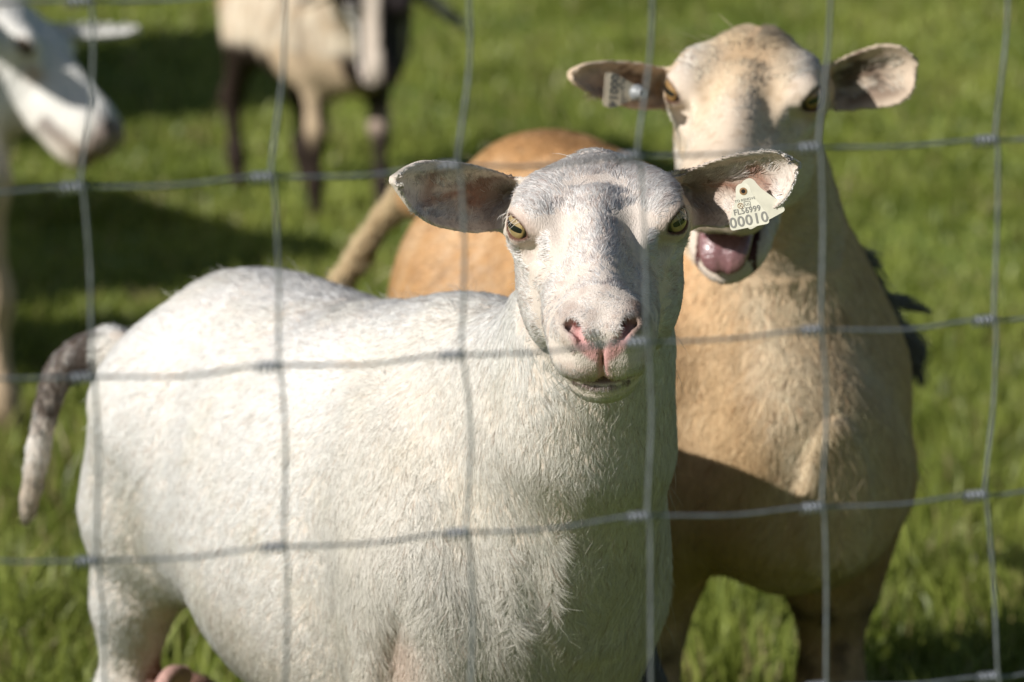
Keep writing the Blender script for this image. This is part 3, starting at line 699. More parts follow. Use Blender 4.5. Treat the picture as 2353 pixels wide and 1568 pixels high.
        for i, (a, b_, dn) in enumerate(ears(p)):
            m_ = (a > .06)*(a < 1.03)*(np.abs(b_) < .042)*(np.abs(dn) < .034)
            inner = sstep(.0, .5, n@(el, er)[i][3])
            ci = np.tile(A(.80, .74, .67), (len(p), 1)); ci = mix(ci, A(.84, .81, .77), sstep(.55, .9, a))
            ci = mix(ci, A(.36, .18, .12), np.exp(-((b_+.006+.006*noise(p, .03, 31))/.007)**2)*sstep(.10, .25, a)*sstep(.85, .62, a)*.9)
            ci = mix(ci, A(.34, .22, .16), sstep(.35, .12, a)*.55)
            ci = mix(ci, A(.42, .34, .29), sstep(.0, 1., noise(p, .0035, 35)+.5*noise(p, .012, 36))*.6)
            co = np.tile(A(.82, .78, .72), (len(p), 1))
            c = mix(c, mix(co, ci, inner), m_*1.0)
        td = tail_d(p); tm = (td < .036)*(p[:, 0] < -.345)
        z = p[:, 2]; dirt = sstep(.575, .555, z)*(1-.75*sstep(.50, .465, z)); right = sstep(-.004, .008, p[:, 0]-np.interp(z, [.42, .45, .50, .545, .58], [-.402, -.397, -.39, -.378, -.36]))
        dn_ = np.clip(dirt*1.1+.35*noise(p, .008, 33)+right*.6-.15, 0, 1)*sstep(.40, .44, z+.02); c = mix(c, A(.075, .052, .040), tm*np.clip(dn_, 0, .95)*sstep(.60, .565, z))
        c = mix(c, A(.55, .47, .38), tm*sstep(.47, .42, z)*.8)
        ud = np.linalg.norm((p-P(445, 1625, 4.18))*A(1, 1, .85), axis=1); c = mix(c, A(.36, .22, .18), (1-sstep(.044, .056, ud)))
        c = mix(c, A(.06, .05, .04), (p[:, 2] < .045)*1.0)
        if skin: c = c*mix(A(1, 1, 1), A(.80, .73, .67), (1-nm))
        return np.clip(c, .01, .94)
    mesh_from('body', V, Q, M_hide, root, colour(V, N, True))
    def dens(p, n):
        u, v, w_ = local(WH, p); hd = (u > -.02)*(np.abs(v) < .072)*(np.abs(p[:, 1]-3.5) < .2)*(p[:, 2] > .62)
        d = (1+3.2*hd*sstep(-.135, -.095, w_))*view_factor(p, n)
        for i, (a, b_, dn) in enumerate(ears(p)): d = np.where((a > .06)*(a < 1.03)*(np.abs(b_) < .042)*(np.abs(dn) < .034) > 0, d*3.2, d)
        d = d*(1-hd*nose_mask(WH, p)*1.0)*(1-hd*(eye_dist(WH, p) < 1.5))
        d = d*(1-hd*(u > .20)*(np.abs(np.abs(v)-.0205) < .0095)*(np.abs(w_+.0085) < .0095)*.97)
        mouth = hd*(u > .17)*(np.abs(v) < .03)*(np.abs(w_+.0475-.16*v*v/.03) < .0022)
        d = d*(1-mouth); ud = np.linalg.norm((p-P(445, 1625, 4.18))*A(1, 1, .85), axis=1)
        return d*np.where(ud < .050, .15, 1)*np.where(p[:, 2] < .05, 0, 1)
    def length(p, n):
        u, v, w_ = local(WH, p); hd = (u > -.03)*(np.abs(v) < .075)*(np.abs(p[:, 1]-3.5) < .2)*(p[:, 2] > .62)
        l = np.full(len(p), .0150)
        hs = hd*sstep(-.135, -.095, w_); l = l*(1-hs)+(.0105-.0045*sstep(.15, .215, u))*hs
        l = np.where(hd*(u < .05)*(w_ > 0), .011, l)
        ed = eye_dist(WH, p); l = np.where((hd > 0) & (ed < 2.5), np.minimum(l, .0025+.0080*sstep(1.4, 2.5, ed)), l)
        for i, (a, b_, dn) in enumerate(ears(p)):
            m_ = (a > .06)*(a < 1.03)*(np.abs(b_) < .042)*(np.abs(dn) < .034); inner = n@(el, er)[i][3] > .1
            near = (b_ > .009) | (b_ < -.021) | (a > .86)
            l = np.where(m_, np.where(near, .0022, np.where(inner & (a < .78) & (b_ < .006) & (b_ > -.02), .0110, .0050)), l)
        l = np.where(tail_d(p) < .036, .010, l)
        low = sstep(3.80, 3.70, p[:, 1])*sstep(.60, .45, p[:, 2])*(~hd.astype(bool)); l = l*(1+.6*low)
        return l
    def direc(p, n):
        d = -WB['a']*.62+A(0, 0, -.78)
        d = np.tile(d, (len(p), 1))
        back = sstep(.55, .62, p[:, 2]); d = mix(d, -WB['a']+A(0, 0, -.1), back*.8)
        nk_ = sstep(3.84, 3.72, p[:, 1]); d = mix(d, A(0.02, .0, -1), nk_)
        # whorl on the brisket
        br = np.exp(-(np.linalg.norm((p-P(1290, 1400, 3.64))*A(1, .3, 1), axis=1)/.05)**2); sw = np.cross(np.tile(A(0, 1, 0), (len(p), 1)), p-P(1290, 1400, 3.64))*14; d = mix(d, sw, br*.45)
        u, v, w_ = local(WH, p); hd = (u > -.03)*(np.abs(v) < .075)*(np.abs(p[:, 1]-3.5) < .2)*(p[:, 2] > .62)
        hv = -WH[1][None]*np.where(u > .20, -.2, 1.0)[:, None]+WH[2][None]*(np.sign(v)*sstep(.008, .04, np.abs(v))*.9)[:, None]
        mz = sstep(.17, .21, u)*(w_ < -.02); hv = mix(hv, -WH[3]+WH[2]*0, mz)
        hv = hv+(-WH[3])[None]*(sstep(.0, -.05, w_)*.5)[:, None]
        d = mix(d, hv, hd*sstep(-.13, -.09, w_))
        for i, (a, b_, dn) in enumerate(ears(p)):
            e = (el, er)[i]; m_ = (a > .06)*(a < 1.03)*(np.abs(b_) < .042)*(np.abs(dn) < .034)
            ev = e[1][None]*.8+e[2][None]*(np.sign(b_+.004)*.75)[:, None]; d = mix(d, ev, m_*1.0)
        tdm = tail_d(p) < .036; d = mix(d, A(-.1, 0, -1), tdm*1.0)
        return d
    def liftf(p, n):
        o_ = np.ones(len(p))
        for i, (a, b_, dn) in enumerate(ears(p)): o_ = np.where((a > .06)*(a < 1.03)*(np.abs(b_) < .042)*(np.abs(dn) < .034) > 0, .30+1.2*(n@(el, er)[i][3] > .15)*(a < .85)*(b_ < .007)*(b_ > -.022), o_)
        return o_
    fur('fur', V, Q, N, root, 950000, dens, length, direc, colour, width=lambda p, n: .00020-.00005*sstep(-.135, -.095, local(WH, p)[2])*(np.abs(local(WH, p)[1]) < .1)*(p[:, 1] < 3.66), lift=.16, curl=.6, seed=1, liftf=liftf, fleck=lambda p: .03+.09*(np.abs(local(WH, p)[1]) < .09)*(p[:, 1] < 3.64)*(local(WH, p)[2] > -.1))
    # sparse long guard hairs, whiskers and lashes
    fur('guard_hair', V, Q, N, root, 700, lambda p, n: dens(p, n)*np.where((p[:, 2] > .60) & (p[:, 1] > 3.72), 3, 1)*np.where((np.abs(local(WH, p)[1]) < .08) & (p[:, 1] < 3.7) & (p[:, 2] > .66), .12, 1), lambda p, n: length(p, n)*1.45, direc, lambda p, n: np.tile(A(.85, .83, .76), (len(p), 1)), width=.00013, lift=.6, curl=.4, seed=2, jitter=.3)
    fur('whiskers', V, Q, N, root, 90, lambda p, n: (local(WH, p)[0] > .16)*(local(WH, p)[2] < -.03)*(np.abs(local(WH, p)[1]) < .06)*1.0*(p[:, 1] < 3.55)+1e-9, lambda p, n: np.full(len(p), .022), lambda p, n: WH[1]+A(0, 0, -.5)+WH[2]*np.sign(local(WH, p)[1])[:, None], lambda p, n: np.tile(A(.7, .66, .6), (len(p), 1)), width=.00012, lift=.8, curl=.5, seed=3, jitter=.3)
    fur('eyelashes', V, Q, N, root, 34, lambda p, n: ((eye_dist(WH, p) > 1.0)*(eye_dist(WH, p) < 1.35)*(local(WH, p)[2] > .017))*1.0+1e-9, lambda p, n: np.full(len(p), .010), lambda p, n: WH[1]*.6+WH[3]*(-.45)+WH[2]*(np.sign(local(WH, p)[1])*.8)[:, None], lambda p, n: np.tile(A(.80, .74, .68), (len(p), 1)), width=.00013, lift=.9, curl=.6, seed=4, jitter=.2)
    add_eyes(WH, 1.0, root, eye_material('amber_eye', (.42, .31, .15)))
    # teat
    tt_ = [P(420, 1555, 4.15), P(394, 1552, 4.135), P(374, 1576, 4.12), P(363, 1615, 4.115)]
    Vt, Ft = tube(spline(tt_, 6), np.interp(np.linspace(0, 1, 19), [0, .4, .9, 1], [.010, .0078, .0066, .002]), 14)
    mesh_from('teat', Vt, Ft, simple('udder_skin', (.55, .33, .28), .5, .4, 0, .2, 150, bump=.001), root)
    # ear tag: front plate, back plate, lettering
    pxm = 11503/3.52
    M4 = tagframe(P(1708, 440, 3.523), 12.5, A(-.12, -1, .22))
    tg = plate('ear_tag', TAGPOLY, .0013, M_tag, M4, root)
    for txt, s_, x, y, mt, bo, sx in (('00010', .0104, 0, -.0212, M_inkpale, .00018, 1.02), ('FL56999', .0058, 0, -.0140, M_inkpale, .0001, .92), ('TO REMOVE', .0026, 0, -.0062, M_inkpale, 0, 1.0), ('US', .0026, .0010, -.0098, M_inkpale, 0, 1.)):
        letters(txt, s_, x, y, M4, tg, mt, bold=bo, sx=sx)
    ring('tag_symbol', .0021, .0024, .0010, -.0098, .0009, M4, tg, M_inkpale, 24, True)
    ring('tag_symbol', .0017, .0021, -.0040, -.0098, .0009, M4, tg, M_rust, 20)
    letters('X', .0034, -.0040, -.0098, M4, tg, M_rust)
    ring('tag_eyelet', .0014, .0027, 0, 0, .0010, M4, tg, M_rust); ring('tag_dark_disc', 0, .0015, 0, 0, .0012, M4, tg, M_darkdisc)  # dark disc stands for the shade in the hole; the plate is solid
    plate('ear_tag', TAGPOLY*1.05, .0013, M_tag, tagframe(P(1722, 430, 3.555), 29, A(-.05, -1, .15)), root)
    return root, f
white_ewe()

# ------------------------------------------------------------------ the tan ewe behind, calling with its mouth open
BB = body_frame(.128, 4.46, 67, .02, .90)
BH = head_frame(1709, 203, 4.10, 27.5, -7, 0.4)
M_tongue = simple('tongue_flesh', (.27, .135, .135), .24, .6, 0, .25, 260, coat=.6, bump=.0012)
def tan_ewe():
    f = Field(axis((-.20, .007), (.05, .0027), (.385, .007), .50), axis((3.93, .0027), (4.26, .005), (4.4, .008), 5.04), axis((-.01, .013), (.25, .007), (.64, .0027), .91))
    BT = [(-.405, .62, .44, .030), (-.385, .650, .40, .072), (-.34, .688, .36, .112), (-.26, .708, .335, .140), (-.15, .700, .33, .158), (0, .680, .41, .155), (.12, .675, .435, .143), (.22, .670, .44, .120),
          (.30, .645, .425, .102), (.36, .60, .41, .092), (.395, .56, .42, .066), (.41, .53, .43, .02)]
    trunk(f, BB, BT)
    legs(f, BB, front=((-.02, .0), (.03, 0)), hind=((.03, 0), (-.02, 0)), ft=.100, ht=.11, r=.95, ft2=.110)
    for sd in (-1, 1):
        f.ell(B(BB, .225, .086 if sd > 0 else -.10, .51), (.085, .050, .13), (BB['a']*.93+A(0, 0, .36), BB['b'], A(0, 0, .93)-BB['a']*.36), .05)
        f.cone(B(BB, .25, sd*.095, .44), B(BB, .205, sd*(.104 if sd > 0 else .102), .33), .055, .036, .035)
        f.ell(B(BB, -.27, sd*.09, .49), (.12, .06, .13), (BB['a'], BB['b'], A(0, 0, 1)), .05)
    f.ell(B(BB, .335, 0, .46), (.07, .085, .09), (BB['a'], BB['b'], A(0, 0, 1)), .05)
    f.chain([(B(BB, .20, .02, .55), .100), (P(1790, 820, 4.28), .085), (P(1775, 620, 4.27), .060), (P(1760, 440, 4.235), .045), (H(BH, .015, 0, -.03), .042)], .05)
    f.chain([(P(1735, 650, 4.235), .026), (P(1760, 820, 4.215), .030), (P(1800, 1010, 4.185), .034)], .03)
    tl = [(1000, 450, 4.86, .024), (928, 458, 4.95, .0125), (880, 500, 4.96, .0088), (845, 560, 4.96, .0078), (812, 610, 4.96, .0075), (780, 660, 4.96, .0075), (752, 715, 4.96, .007)]
    f.chain([(P(*q[:3]), q[3]) for q in tl], .02)
    head(f, BH, 1.02, jaw_open=10)
    el, Ll = ear_frame(P(1550, 200, 4.16), P(1313, 172, 4.085), A(.50, -.86, .05))
    er, Lr = ear_frame(P(1880, 185, 4.16), P(2103, 140, 4.135), A(-.25, -.96, .05))
    ear(f, el, [(0, .009), (.2, .0145), (.4, .0165), (.65, .0150), (.85, .0120), (.95, .008), (1, .003)], [(0, .014), (.15, .020), (.35, .022), (.6, .0185), (.85, .0115), (.95, .0075), (1, .003)], Ll, cup=.013, roll=.003)
    ear(f, er, [(0, .006), (.15, .0100), (.4, .0165), (.7, .0190), (.88, .0150), (.96, .010), (1, .003)], [(0, .014), (.15, .028), (.4, .0310), (.7, .0330), (.88, .0270), (.96, .018), (1, .004)], Lr, cup=.014, roll=.004)
    V, Q = f.mesh(); V = relax(V, Q, 3); N = normals(V, Q)
    root = empty('sheep', (*(BB['o'][:2]), 0)); tag(root, 'tan ewe bleating with its mouth open and tongue showing, head above the white ewe', 'sheep')
    rump = P(1150, 500, 4.85)
    tc_ = np.array([P(*q[:3]) for q in tl])
    def tdist(p):
        d = np.full(len(p), 9.)
        for c in tc_[1:]: d = np.minimum(d, np.linalg.norm(p-c, axis=1))
        return d
    def hdm(p):
        u, v, w_ = local(BH, p); return (u > -.03)*(u < .26)*(np.abs(v) < .075)*(w_ > -.19)*(w_ < .08)*(p[:, 2] > .62), u, v, w_
    def ears(p):
        out = []
        for i, (e, L) in enumerate(((el, Ll), (er, Lr))):
            a, b_, dn = in_ear(e, L, p); out.append((i, e, a, b_, (a > .10)*(a < 1.05)*(np.abs(b_) < .042)*(np.abs(dn) < .034)))
        return out
    def colour(p, n, skin=False):
        c = np.tile(A(.70, .42, .19), (len(p), 1))
        c = mix(c, A(.80, .56, .33), sstep(-.2, 1.1, noise(p*A(1, 1, .6), .05, 41)+.4*noise(p*A(1, 1, .25), .012, 42))*.7)
        c = mix(c, A(.50, .27, .11), sstep(.4, 1.3, noise(p*A(1, 1, .4), .022, 49))*.45)
        s = (p-BB['o'])@BB['a']; tt = (p-BB['o'])@BB['b']; z = p[:, 2]
        c = mix(c, A(.52, .27, .11), np.exp(-(tt/.05)**2)*sstep(.56, .62, z)*(s < .1)*.6)
        gp = np.exp(-(np.linalg.norm((p-P(1110, 630, 4.62))*A(1, .25, 1), axis=1)/.055)**2); c = mix(c, A(.66, .54, .42), gp*(.55+.3*noise(p*A(1, 1, 2.2), .016, 51)))
        ch = sstep(.18, .32, s); c = mix(c, A(.80, .64, .43), ch*.85)
        rid = np.exp(-((tt-.02-.02*noise(p, .06, 43))/.028)**2)*sstep(.24, .32, s); c = mix(c, A(.88, .74, .52), rid*.75)
        c = mix(c, A(.62, .42, .21), ch*np.exp(-((tt+.075)/.035)**2)*.6)
        def seg(a, b, ys=.25):
            w3 = A(1, ys, 1); a, b = a*w3, b*w3; q = p*w3-a; ab = b-a; t_ = np.clip(q@ab/(ab@ab), 0, 1); return np.linalg.norm(q-t_[:, None]*ab, axis=1)
        wob = .006*noise(p, .03, 53); front = (s > .12)*(z < .74)*(z > .3)
        c = mix(c, A(.90, .78, .58), front*np.exp(-((seg(P(1745, 660, 4.2), P(1835, 1040, 4.15))+wob)/.020)**2)*.7)
        c = mix(c, A(.40, .25, .11), front*np.exp(-((seg(P(1690, 700, 4.2), P(1740, 1060, 4.15))+wob)/.010)**2)*.45)  # this and the next two: shade of the folds put into the coat colour
        c = mix(c, A(.36, .22, .10), front*np.exp(-((seg(P(1560, 760, 4.2), P(1530, 1050, 4.15))+wob)/.012)**2)*.6)
        c = mix(c, A(.42, .28, .14), front*np.exp(-((seg(P(1905, 720, 4.2), P(1900, 1000, 4.15))+wob)/.012)**2)*.45)
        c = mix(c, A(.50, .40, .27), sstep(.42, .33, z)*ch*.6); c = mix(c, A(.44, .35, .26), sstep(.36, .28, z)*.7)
        nkm = sstep(.56, .66, z)*ch; c = mix(c, A(.80, .67, .48), nkm*.7)
        hm, u, v, w_ = hdm(p)
        cf = np.tile(A(.84, .72, .54), (len(p), 1))
        cf = mix(cf, A(.74, .54, .31), (1-sstep(.010, .034, np.abs(v)))*sstep(.13, .05, u)*.65)
        cf = mix(cf, A(.90, .84, .75), sstep(.030, .046, np.abs(v))*sstep(-.05, -.01, w_)*.8)
        cf = mix(cf, A(.88, .80, .68), sstep(.10, .15, u)*.8)
        cf = mix(cf, A(.44, .30, .16), sstep(.3, 1.2, noise(p, .012, 44)+.5*noise(p, .035, 45))*.30)
        cf = mix(cf, A(.56, .48, .36), sstep(-.06, -.10, w_)*.5)
        c = mix(c, cf, hm*sstep(-.03, .02, u))
        ed = eye_dist(BH, p, 1.02); c = mix(c, A(.12, .065, .04), hm*(1-sstep(1.10, 1.45, ed)))
        # inside of the mouth and the lips
        a = math.radians(10); uj = (u-.036)*math.cos(a)-(w_+.053)*math.sin(a); wj = (u-.036)*math.sin(a)+(w_+.053)*math.cos(a)
        inm = hm*(uj > .045)*(wj > -.024)*(np.abs(v) < .0255)*(w_ < -.045)*(uj < .172)
        c = mix(c, A(.10, .035, .035), inm*1.0)
        lipj = hm*(uj > .05)*(wj < .02)*(wj > -.05)*(1-inm); c = mix(c, A(.86, .80, .72), lipj*.8)
        for i, e, a_, b_, m_ in ears(p):
            inner = sstep(0, .5, n@e[3]); ci = np.tile(A(.78, .69, .57), (len(p), 1))
            ci = mix(ci, A(.11, .06, .035), np.exp(-((b_+.004+.008*noise(p, .02, 47))/(.008 if i == 0 else .010))**2)*sstep(.05, .2, a_)*sstep(.8, .5, a_)*.85)
            ci = mix(ci, A(.13, .08, .05), np.exp(-((b_+.022)/.006)**2)*i*sstep(.15, .3, a_)*sstep(.95, .7, a_)*.7)
            c = mix(c, mix(np.tile(A(.78, .66, .50), (len(p), 1)), ci, inner), m_*1.)
        td = tdist(p); tm = (td < .032)*(p[:, 0] < -.085); c = mix(c, A(.66, .52, .32), tm*1.)
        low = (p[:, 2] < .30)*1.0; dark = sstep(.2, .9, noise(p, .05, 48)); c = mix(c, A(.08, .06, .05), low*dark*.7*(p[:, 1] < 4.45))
        c = mix(c, A(.05, .04, .03), (p[:, 2] < .05)*1.)
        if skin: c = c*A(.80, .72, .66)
        return np.clip(c, .01, .9)
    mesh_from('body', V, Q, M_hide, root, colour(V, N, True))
    def dens(p, n):
        hm, u, v, w_ = hdm(p); a = math.radians(10); uj = (u-.036)*math.cos(a)-(w_+.053)*math.sin(a); wj = (u-.036)*math.sin(a)+(w_+.053)*math.cos(a)
        inm = hm*(uj > .045)*(wj > -.020)*(np.abs(v) < .025)*(w_ < -.045)*(uj < .17)
        return np.where(hm > 0, 1.6, 1)*view_factor(p, n)*(1-inm)*(1-hm*(eye_dist(BH, p, 1.02) < 1.25))*(p[:, 2] > .05)
    def length(p, n):
        hm, u, v, w_ = hdm(p); l = np.full(len(p), .014); s = (p-BB['o'])@BB['a']
        l = np.where((s > .25) & (p[:, 2] < .62), .019, l)
        l = np.where(hm > 0, .009-.004*sstep(.10, .2, u), l); l = np.where((hm > 0)*(u < .05)*(w_ > .012)*(np.abs(v) < .02), .014, l)
        l = np.where(hm > 0, np.minimum(l, .0025+.0075*sstep(1.4, 3.6, eye_dist(BH, p, 1.02))+.02*(u < .05)), l)
        for i, e, a_, b_, m_ in ears(p):
            near = (b_ > .009) | (b_ < (-.015 if i == 0 else -.022)) | (a_ > .86)
            l = np.where(m_ > 0, np.where(near, .0022, np.where((n@e[3] > .1) & (a_ < .8), .0090, .0045)), l)
        return l
    def direc(p, n):
        d = np.tile(-BB['a']*.6+A(0, 0, -.8), (len(p), 1)); s = (p-BB['o'])@BB['a']; ttv = (p-BB['o'])@BB['b']
        d = mix(d, -BB['a']+A(0, 0, -.1), sstep(.56, .62, p[:, 2])*(s < .1)*.8)
        d = mix(d, A(0, 0, -1)+BB['b']*0, sstep(.15, .28, s)*.9)
        d = d+(BB['b'][None]*(np.sign(ttv)*.5*sstep(.25, .35, s)*sstep(.47, .40, p[:, 2]))[:, None])
        hm, u, v, w_ = hdm(p)
        hv = -BH[1][None]*1.0+BH[2][None]*(np.sign(v)*sstep(.008, .04, np.abs(v))*.9)[:, None]-BH[3][None]*(sstep(0, -.05, w_)*.5)[:, None]
        hv = np.where(((u < .04) & (w_ > 0))[:, None], hv*.5+BH[3]*.5+BH[2][None]*(np.sign(v)*.7)[:, None], hv)
        d = mix(d, hv, hm*1.)
        for i, e, a_, b_, m_ in ears(p): d = mix(d, e[1][None]*.8+e[2][None]*(np.sign(b_+.004)*.7)[:, None], m_*1.)
        return mix(d, P(780, 660, 4.96)-P(925, 440, 4.95), (tdist(p) < .032)*(p[:, 0] < -.085)*1.)
    def liftf(p, n):
        o_ = np.ones(len(p))
        for i, e, a_, b_, m_ in ears(p): o_ = np.where(m_ > 0, .4+1.5*(n@e[3] > .15)*(a_ < .85)*(b_ < .007)*(b_ > -.018), o_)
        return o_
    fur('fur', V, Q, N, root, 420000, dens, length, direc, colour, width=.00028, lift=.20, curl=.6, seed=11, liftf=liftf)
    fur('guard_hair', V, Q, N, root, 400, lambda p, n: dens(p, n)*np.where(hdm(p)[0] > 0, np.where(hdm(p)[1] < .03, 1, .1), 1), lambda p, n: length(p, n)*1.7, direc, lambda p, n: np.tile(A(.75, .62, .42), (len(p), 1)), width=.0002, lift=.7, curl=.3, seed=12, jitter=.4)
    add_eyes(BH, 1.02, root, eye_material('brown_eye', (.32, .19, .07)))
    # tongue lying in the lower jaw
    ks = 1.02; a = math.radians(10)
    def J(uj, v, wj):   # jaw coordinates to the head frame
        u = uj*math.cos(a)+wj*math.sin(a)+.035; w_ = -uj*math.sin(a)+wj*math.cos(a)-.052
        return H(BH, u*ks, v*ks, w_*ks)
    Vt, Ft = [], []; nk = 28
    us = spline([(.03, .010, .018, .008), (.08, .014, .022, .009), (.13, .018, .0235, .009), (.155, .018, .0218, .0085), (.172, .013, .0205, .0075), (.181, .005, .0175, .006), (.1835, -.001, .0115, .004), (.183, -.0045, .003, .001)], 5)
    tg_ = np.gradient(us[:, :2], axis=0); tg_ /= np.linalg.norm(tg_, axis=1)[:, None]
    for (uu, zt, hw, th), (tx, tz) in zip(us, tg_):
        for k in range(nk):
            an = 2*math.pi*k/nk; cx, sx = math.cos(an), math.sin(an)
            h_ = sx*th-.0028*math.exp(-(cx*hw/.0030)**2)*(sx > 0)*(uu > .1)
            Vt.append(J(uu-tz*h_, cx*hw, zt+tx*h_))
    for i in range(len(us)-1):
        for k in range(nk): Ft.append((i*nk+k, i*nk+(k+1) % nk, (i+1)*nk+(k+1) % nk, (i+1)*nk+k))
    Vt = np.array(Vt); Ft = np.array(Ft); Vt = relax(Vt, Ft, 1)
    mesh_from('tongue', Vt, Ft, M_tongue, root)
    # loose dark strands of shed wool hanging from the far shoulder
    r = np.random.default_rng(77)
    def tuft(pts, n, spread, rad, ln=1):
        pts = np.array([P(*q) for q in pts]); sp = spline(pts, 4); m_ = len(sp)
        out = np.empty((n, m_, 3), np.float32); prof = np.sin(np.linspace(.15, 2.9, m_))*.8+.3
        for i in range(n):
            off = r.normal(0, spread, 3); st = r.uniform(0, .25); out[i] = sp+off[None]*prof[:, None]+np.cumsum(r.normal(0, spread*.12, (m_, 3)), 0)
            sh = r.uniform(.55, 1); out[i] = np.array([np.interp(np.linspace(0, sh, m_), np.linspace(0, 1, m_), out[i][:, q]) for q in range(3)]).T
        return out
    tufts = [([(1940, 560, 4.33), (1968, 585, 4.34), (1998, 600, 4.35), (2024, 603, 4.35)], 90, .0035), ([(1950, 570, 4.33), (1985, 600, 4.34), (2005, 635, 4.35), (2032, 662, 4.35)], 110, .0042),
             ([(1985, 630, 4.35), (2020, 675, 4.36), (2050, 715, 4.37), (2062, 745, 4.37)], 110, .0035), ([(2030, 680, 4.38), (2060, 692, 4.39), (2100, 702, 4.40), (2140, 716, 4.41)], 120, .0022),
             ([(2050, 740, 4.38), (2085, 775, 4.39), (2108, 800, 4.40), (2122, 825, 4.40)], 150, .0042), ([(2060, 760, 4.38), (2082, 800, 4.39), (2100, 840, 4.39), (2122, 890, 4.40)], 170, .0038),
             ([(2080, 780, 4.39), (2100, 810, 4.39), (2112, 840, 4.40)], 120, .005)]
    for pts, n, spd in tufts:
        o_ = tuft(pts, n, spd, .0003); hc = bpy.data.hair_curves.new('wool_tuft'); hc.add_curves([o_.shape[1]]*len(o_)); hc.attributes['position'].data.foreach_set('vector', o_.ravel())
        if 'radius' not in hc.attributes: hc.attributes.new('radius', 'FLOAT', 'POINT')
        hc.attributes['radius'].data.foreach_set('value', np.tile(np.linspace(.0005, .00025, o_.shape[1]), len(o_)).astype(np.float32))
        hc.materials.append(M_wool); link('wool_tuft', hc, root)
    # ear tag with its round stud facing forward
    M4 = tagframe(P(1462, 213, 4.085), -98, A(.42, -.9, .1))
    tg = plate('ear_tag', TAGPOLY, .0014, M_tagtan, M4, root)
    for txt, s_, x, y, bo in (('00014', .0102, 0, -.0214, .0004), ('FL56999', .0056, 0, -.0142, .0002)): letters(txt, s_, x, y, M4, tg, M_ink, bold=bo)
    ring('tag_symbol', .0017, .0021, .0068, -.0098, .0009, M4, tg, M_ink, 20); letters('US', .0024, .0068, -.0098, M4, tg, M_ink)
    plate('ear_tag', TAGPOLY*A(1.0, 1.12), .0014, M_tagtan, tagframe(P(1462, 211, 4.10), -98, A(.42, -.9, .1)), root)
    Vs, Fs = [], []
    prof = [(.0068, 0), (.0068, .0035), (.0050, .0045), (.0040, .0100), (.0036, .0120), (.0018, .0122), (.0014, .0080), (.0002, .0078)]
    for rr_, zz in prof:
        for k in range(20): an = 2*math.pi*k/20; Vs.append(tuple(M4 @ Vector((rr_*math.cos(an), rr_*math.sin(an), zz+.0007))))
    for i in range(len(prof)-1):
        for k in range(20): Fs.append((i*20+k, i*20+(k+1) % 20, (i+1)*20+(k+1) % 20, (i+1)*20+k))
    mesh_from('tag_stud', np.array(Vs), np.array(Fs), M_stud, tg)
    return root
M_wool = simple('shed_wool', (.17, .165, .165), .8, .3)
M_tagtan = simple('tag_plastic_tan', (.50, .44, .34), .4, .5, 0, .12, 120)
tan_ewe()

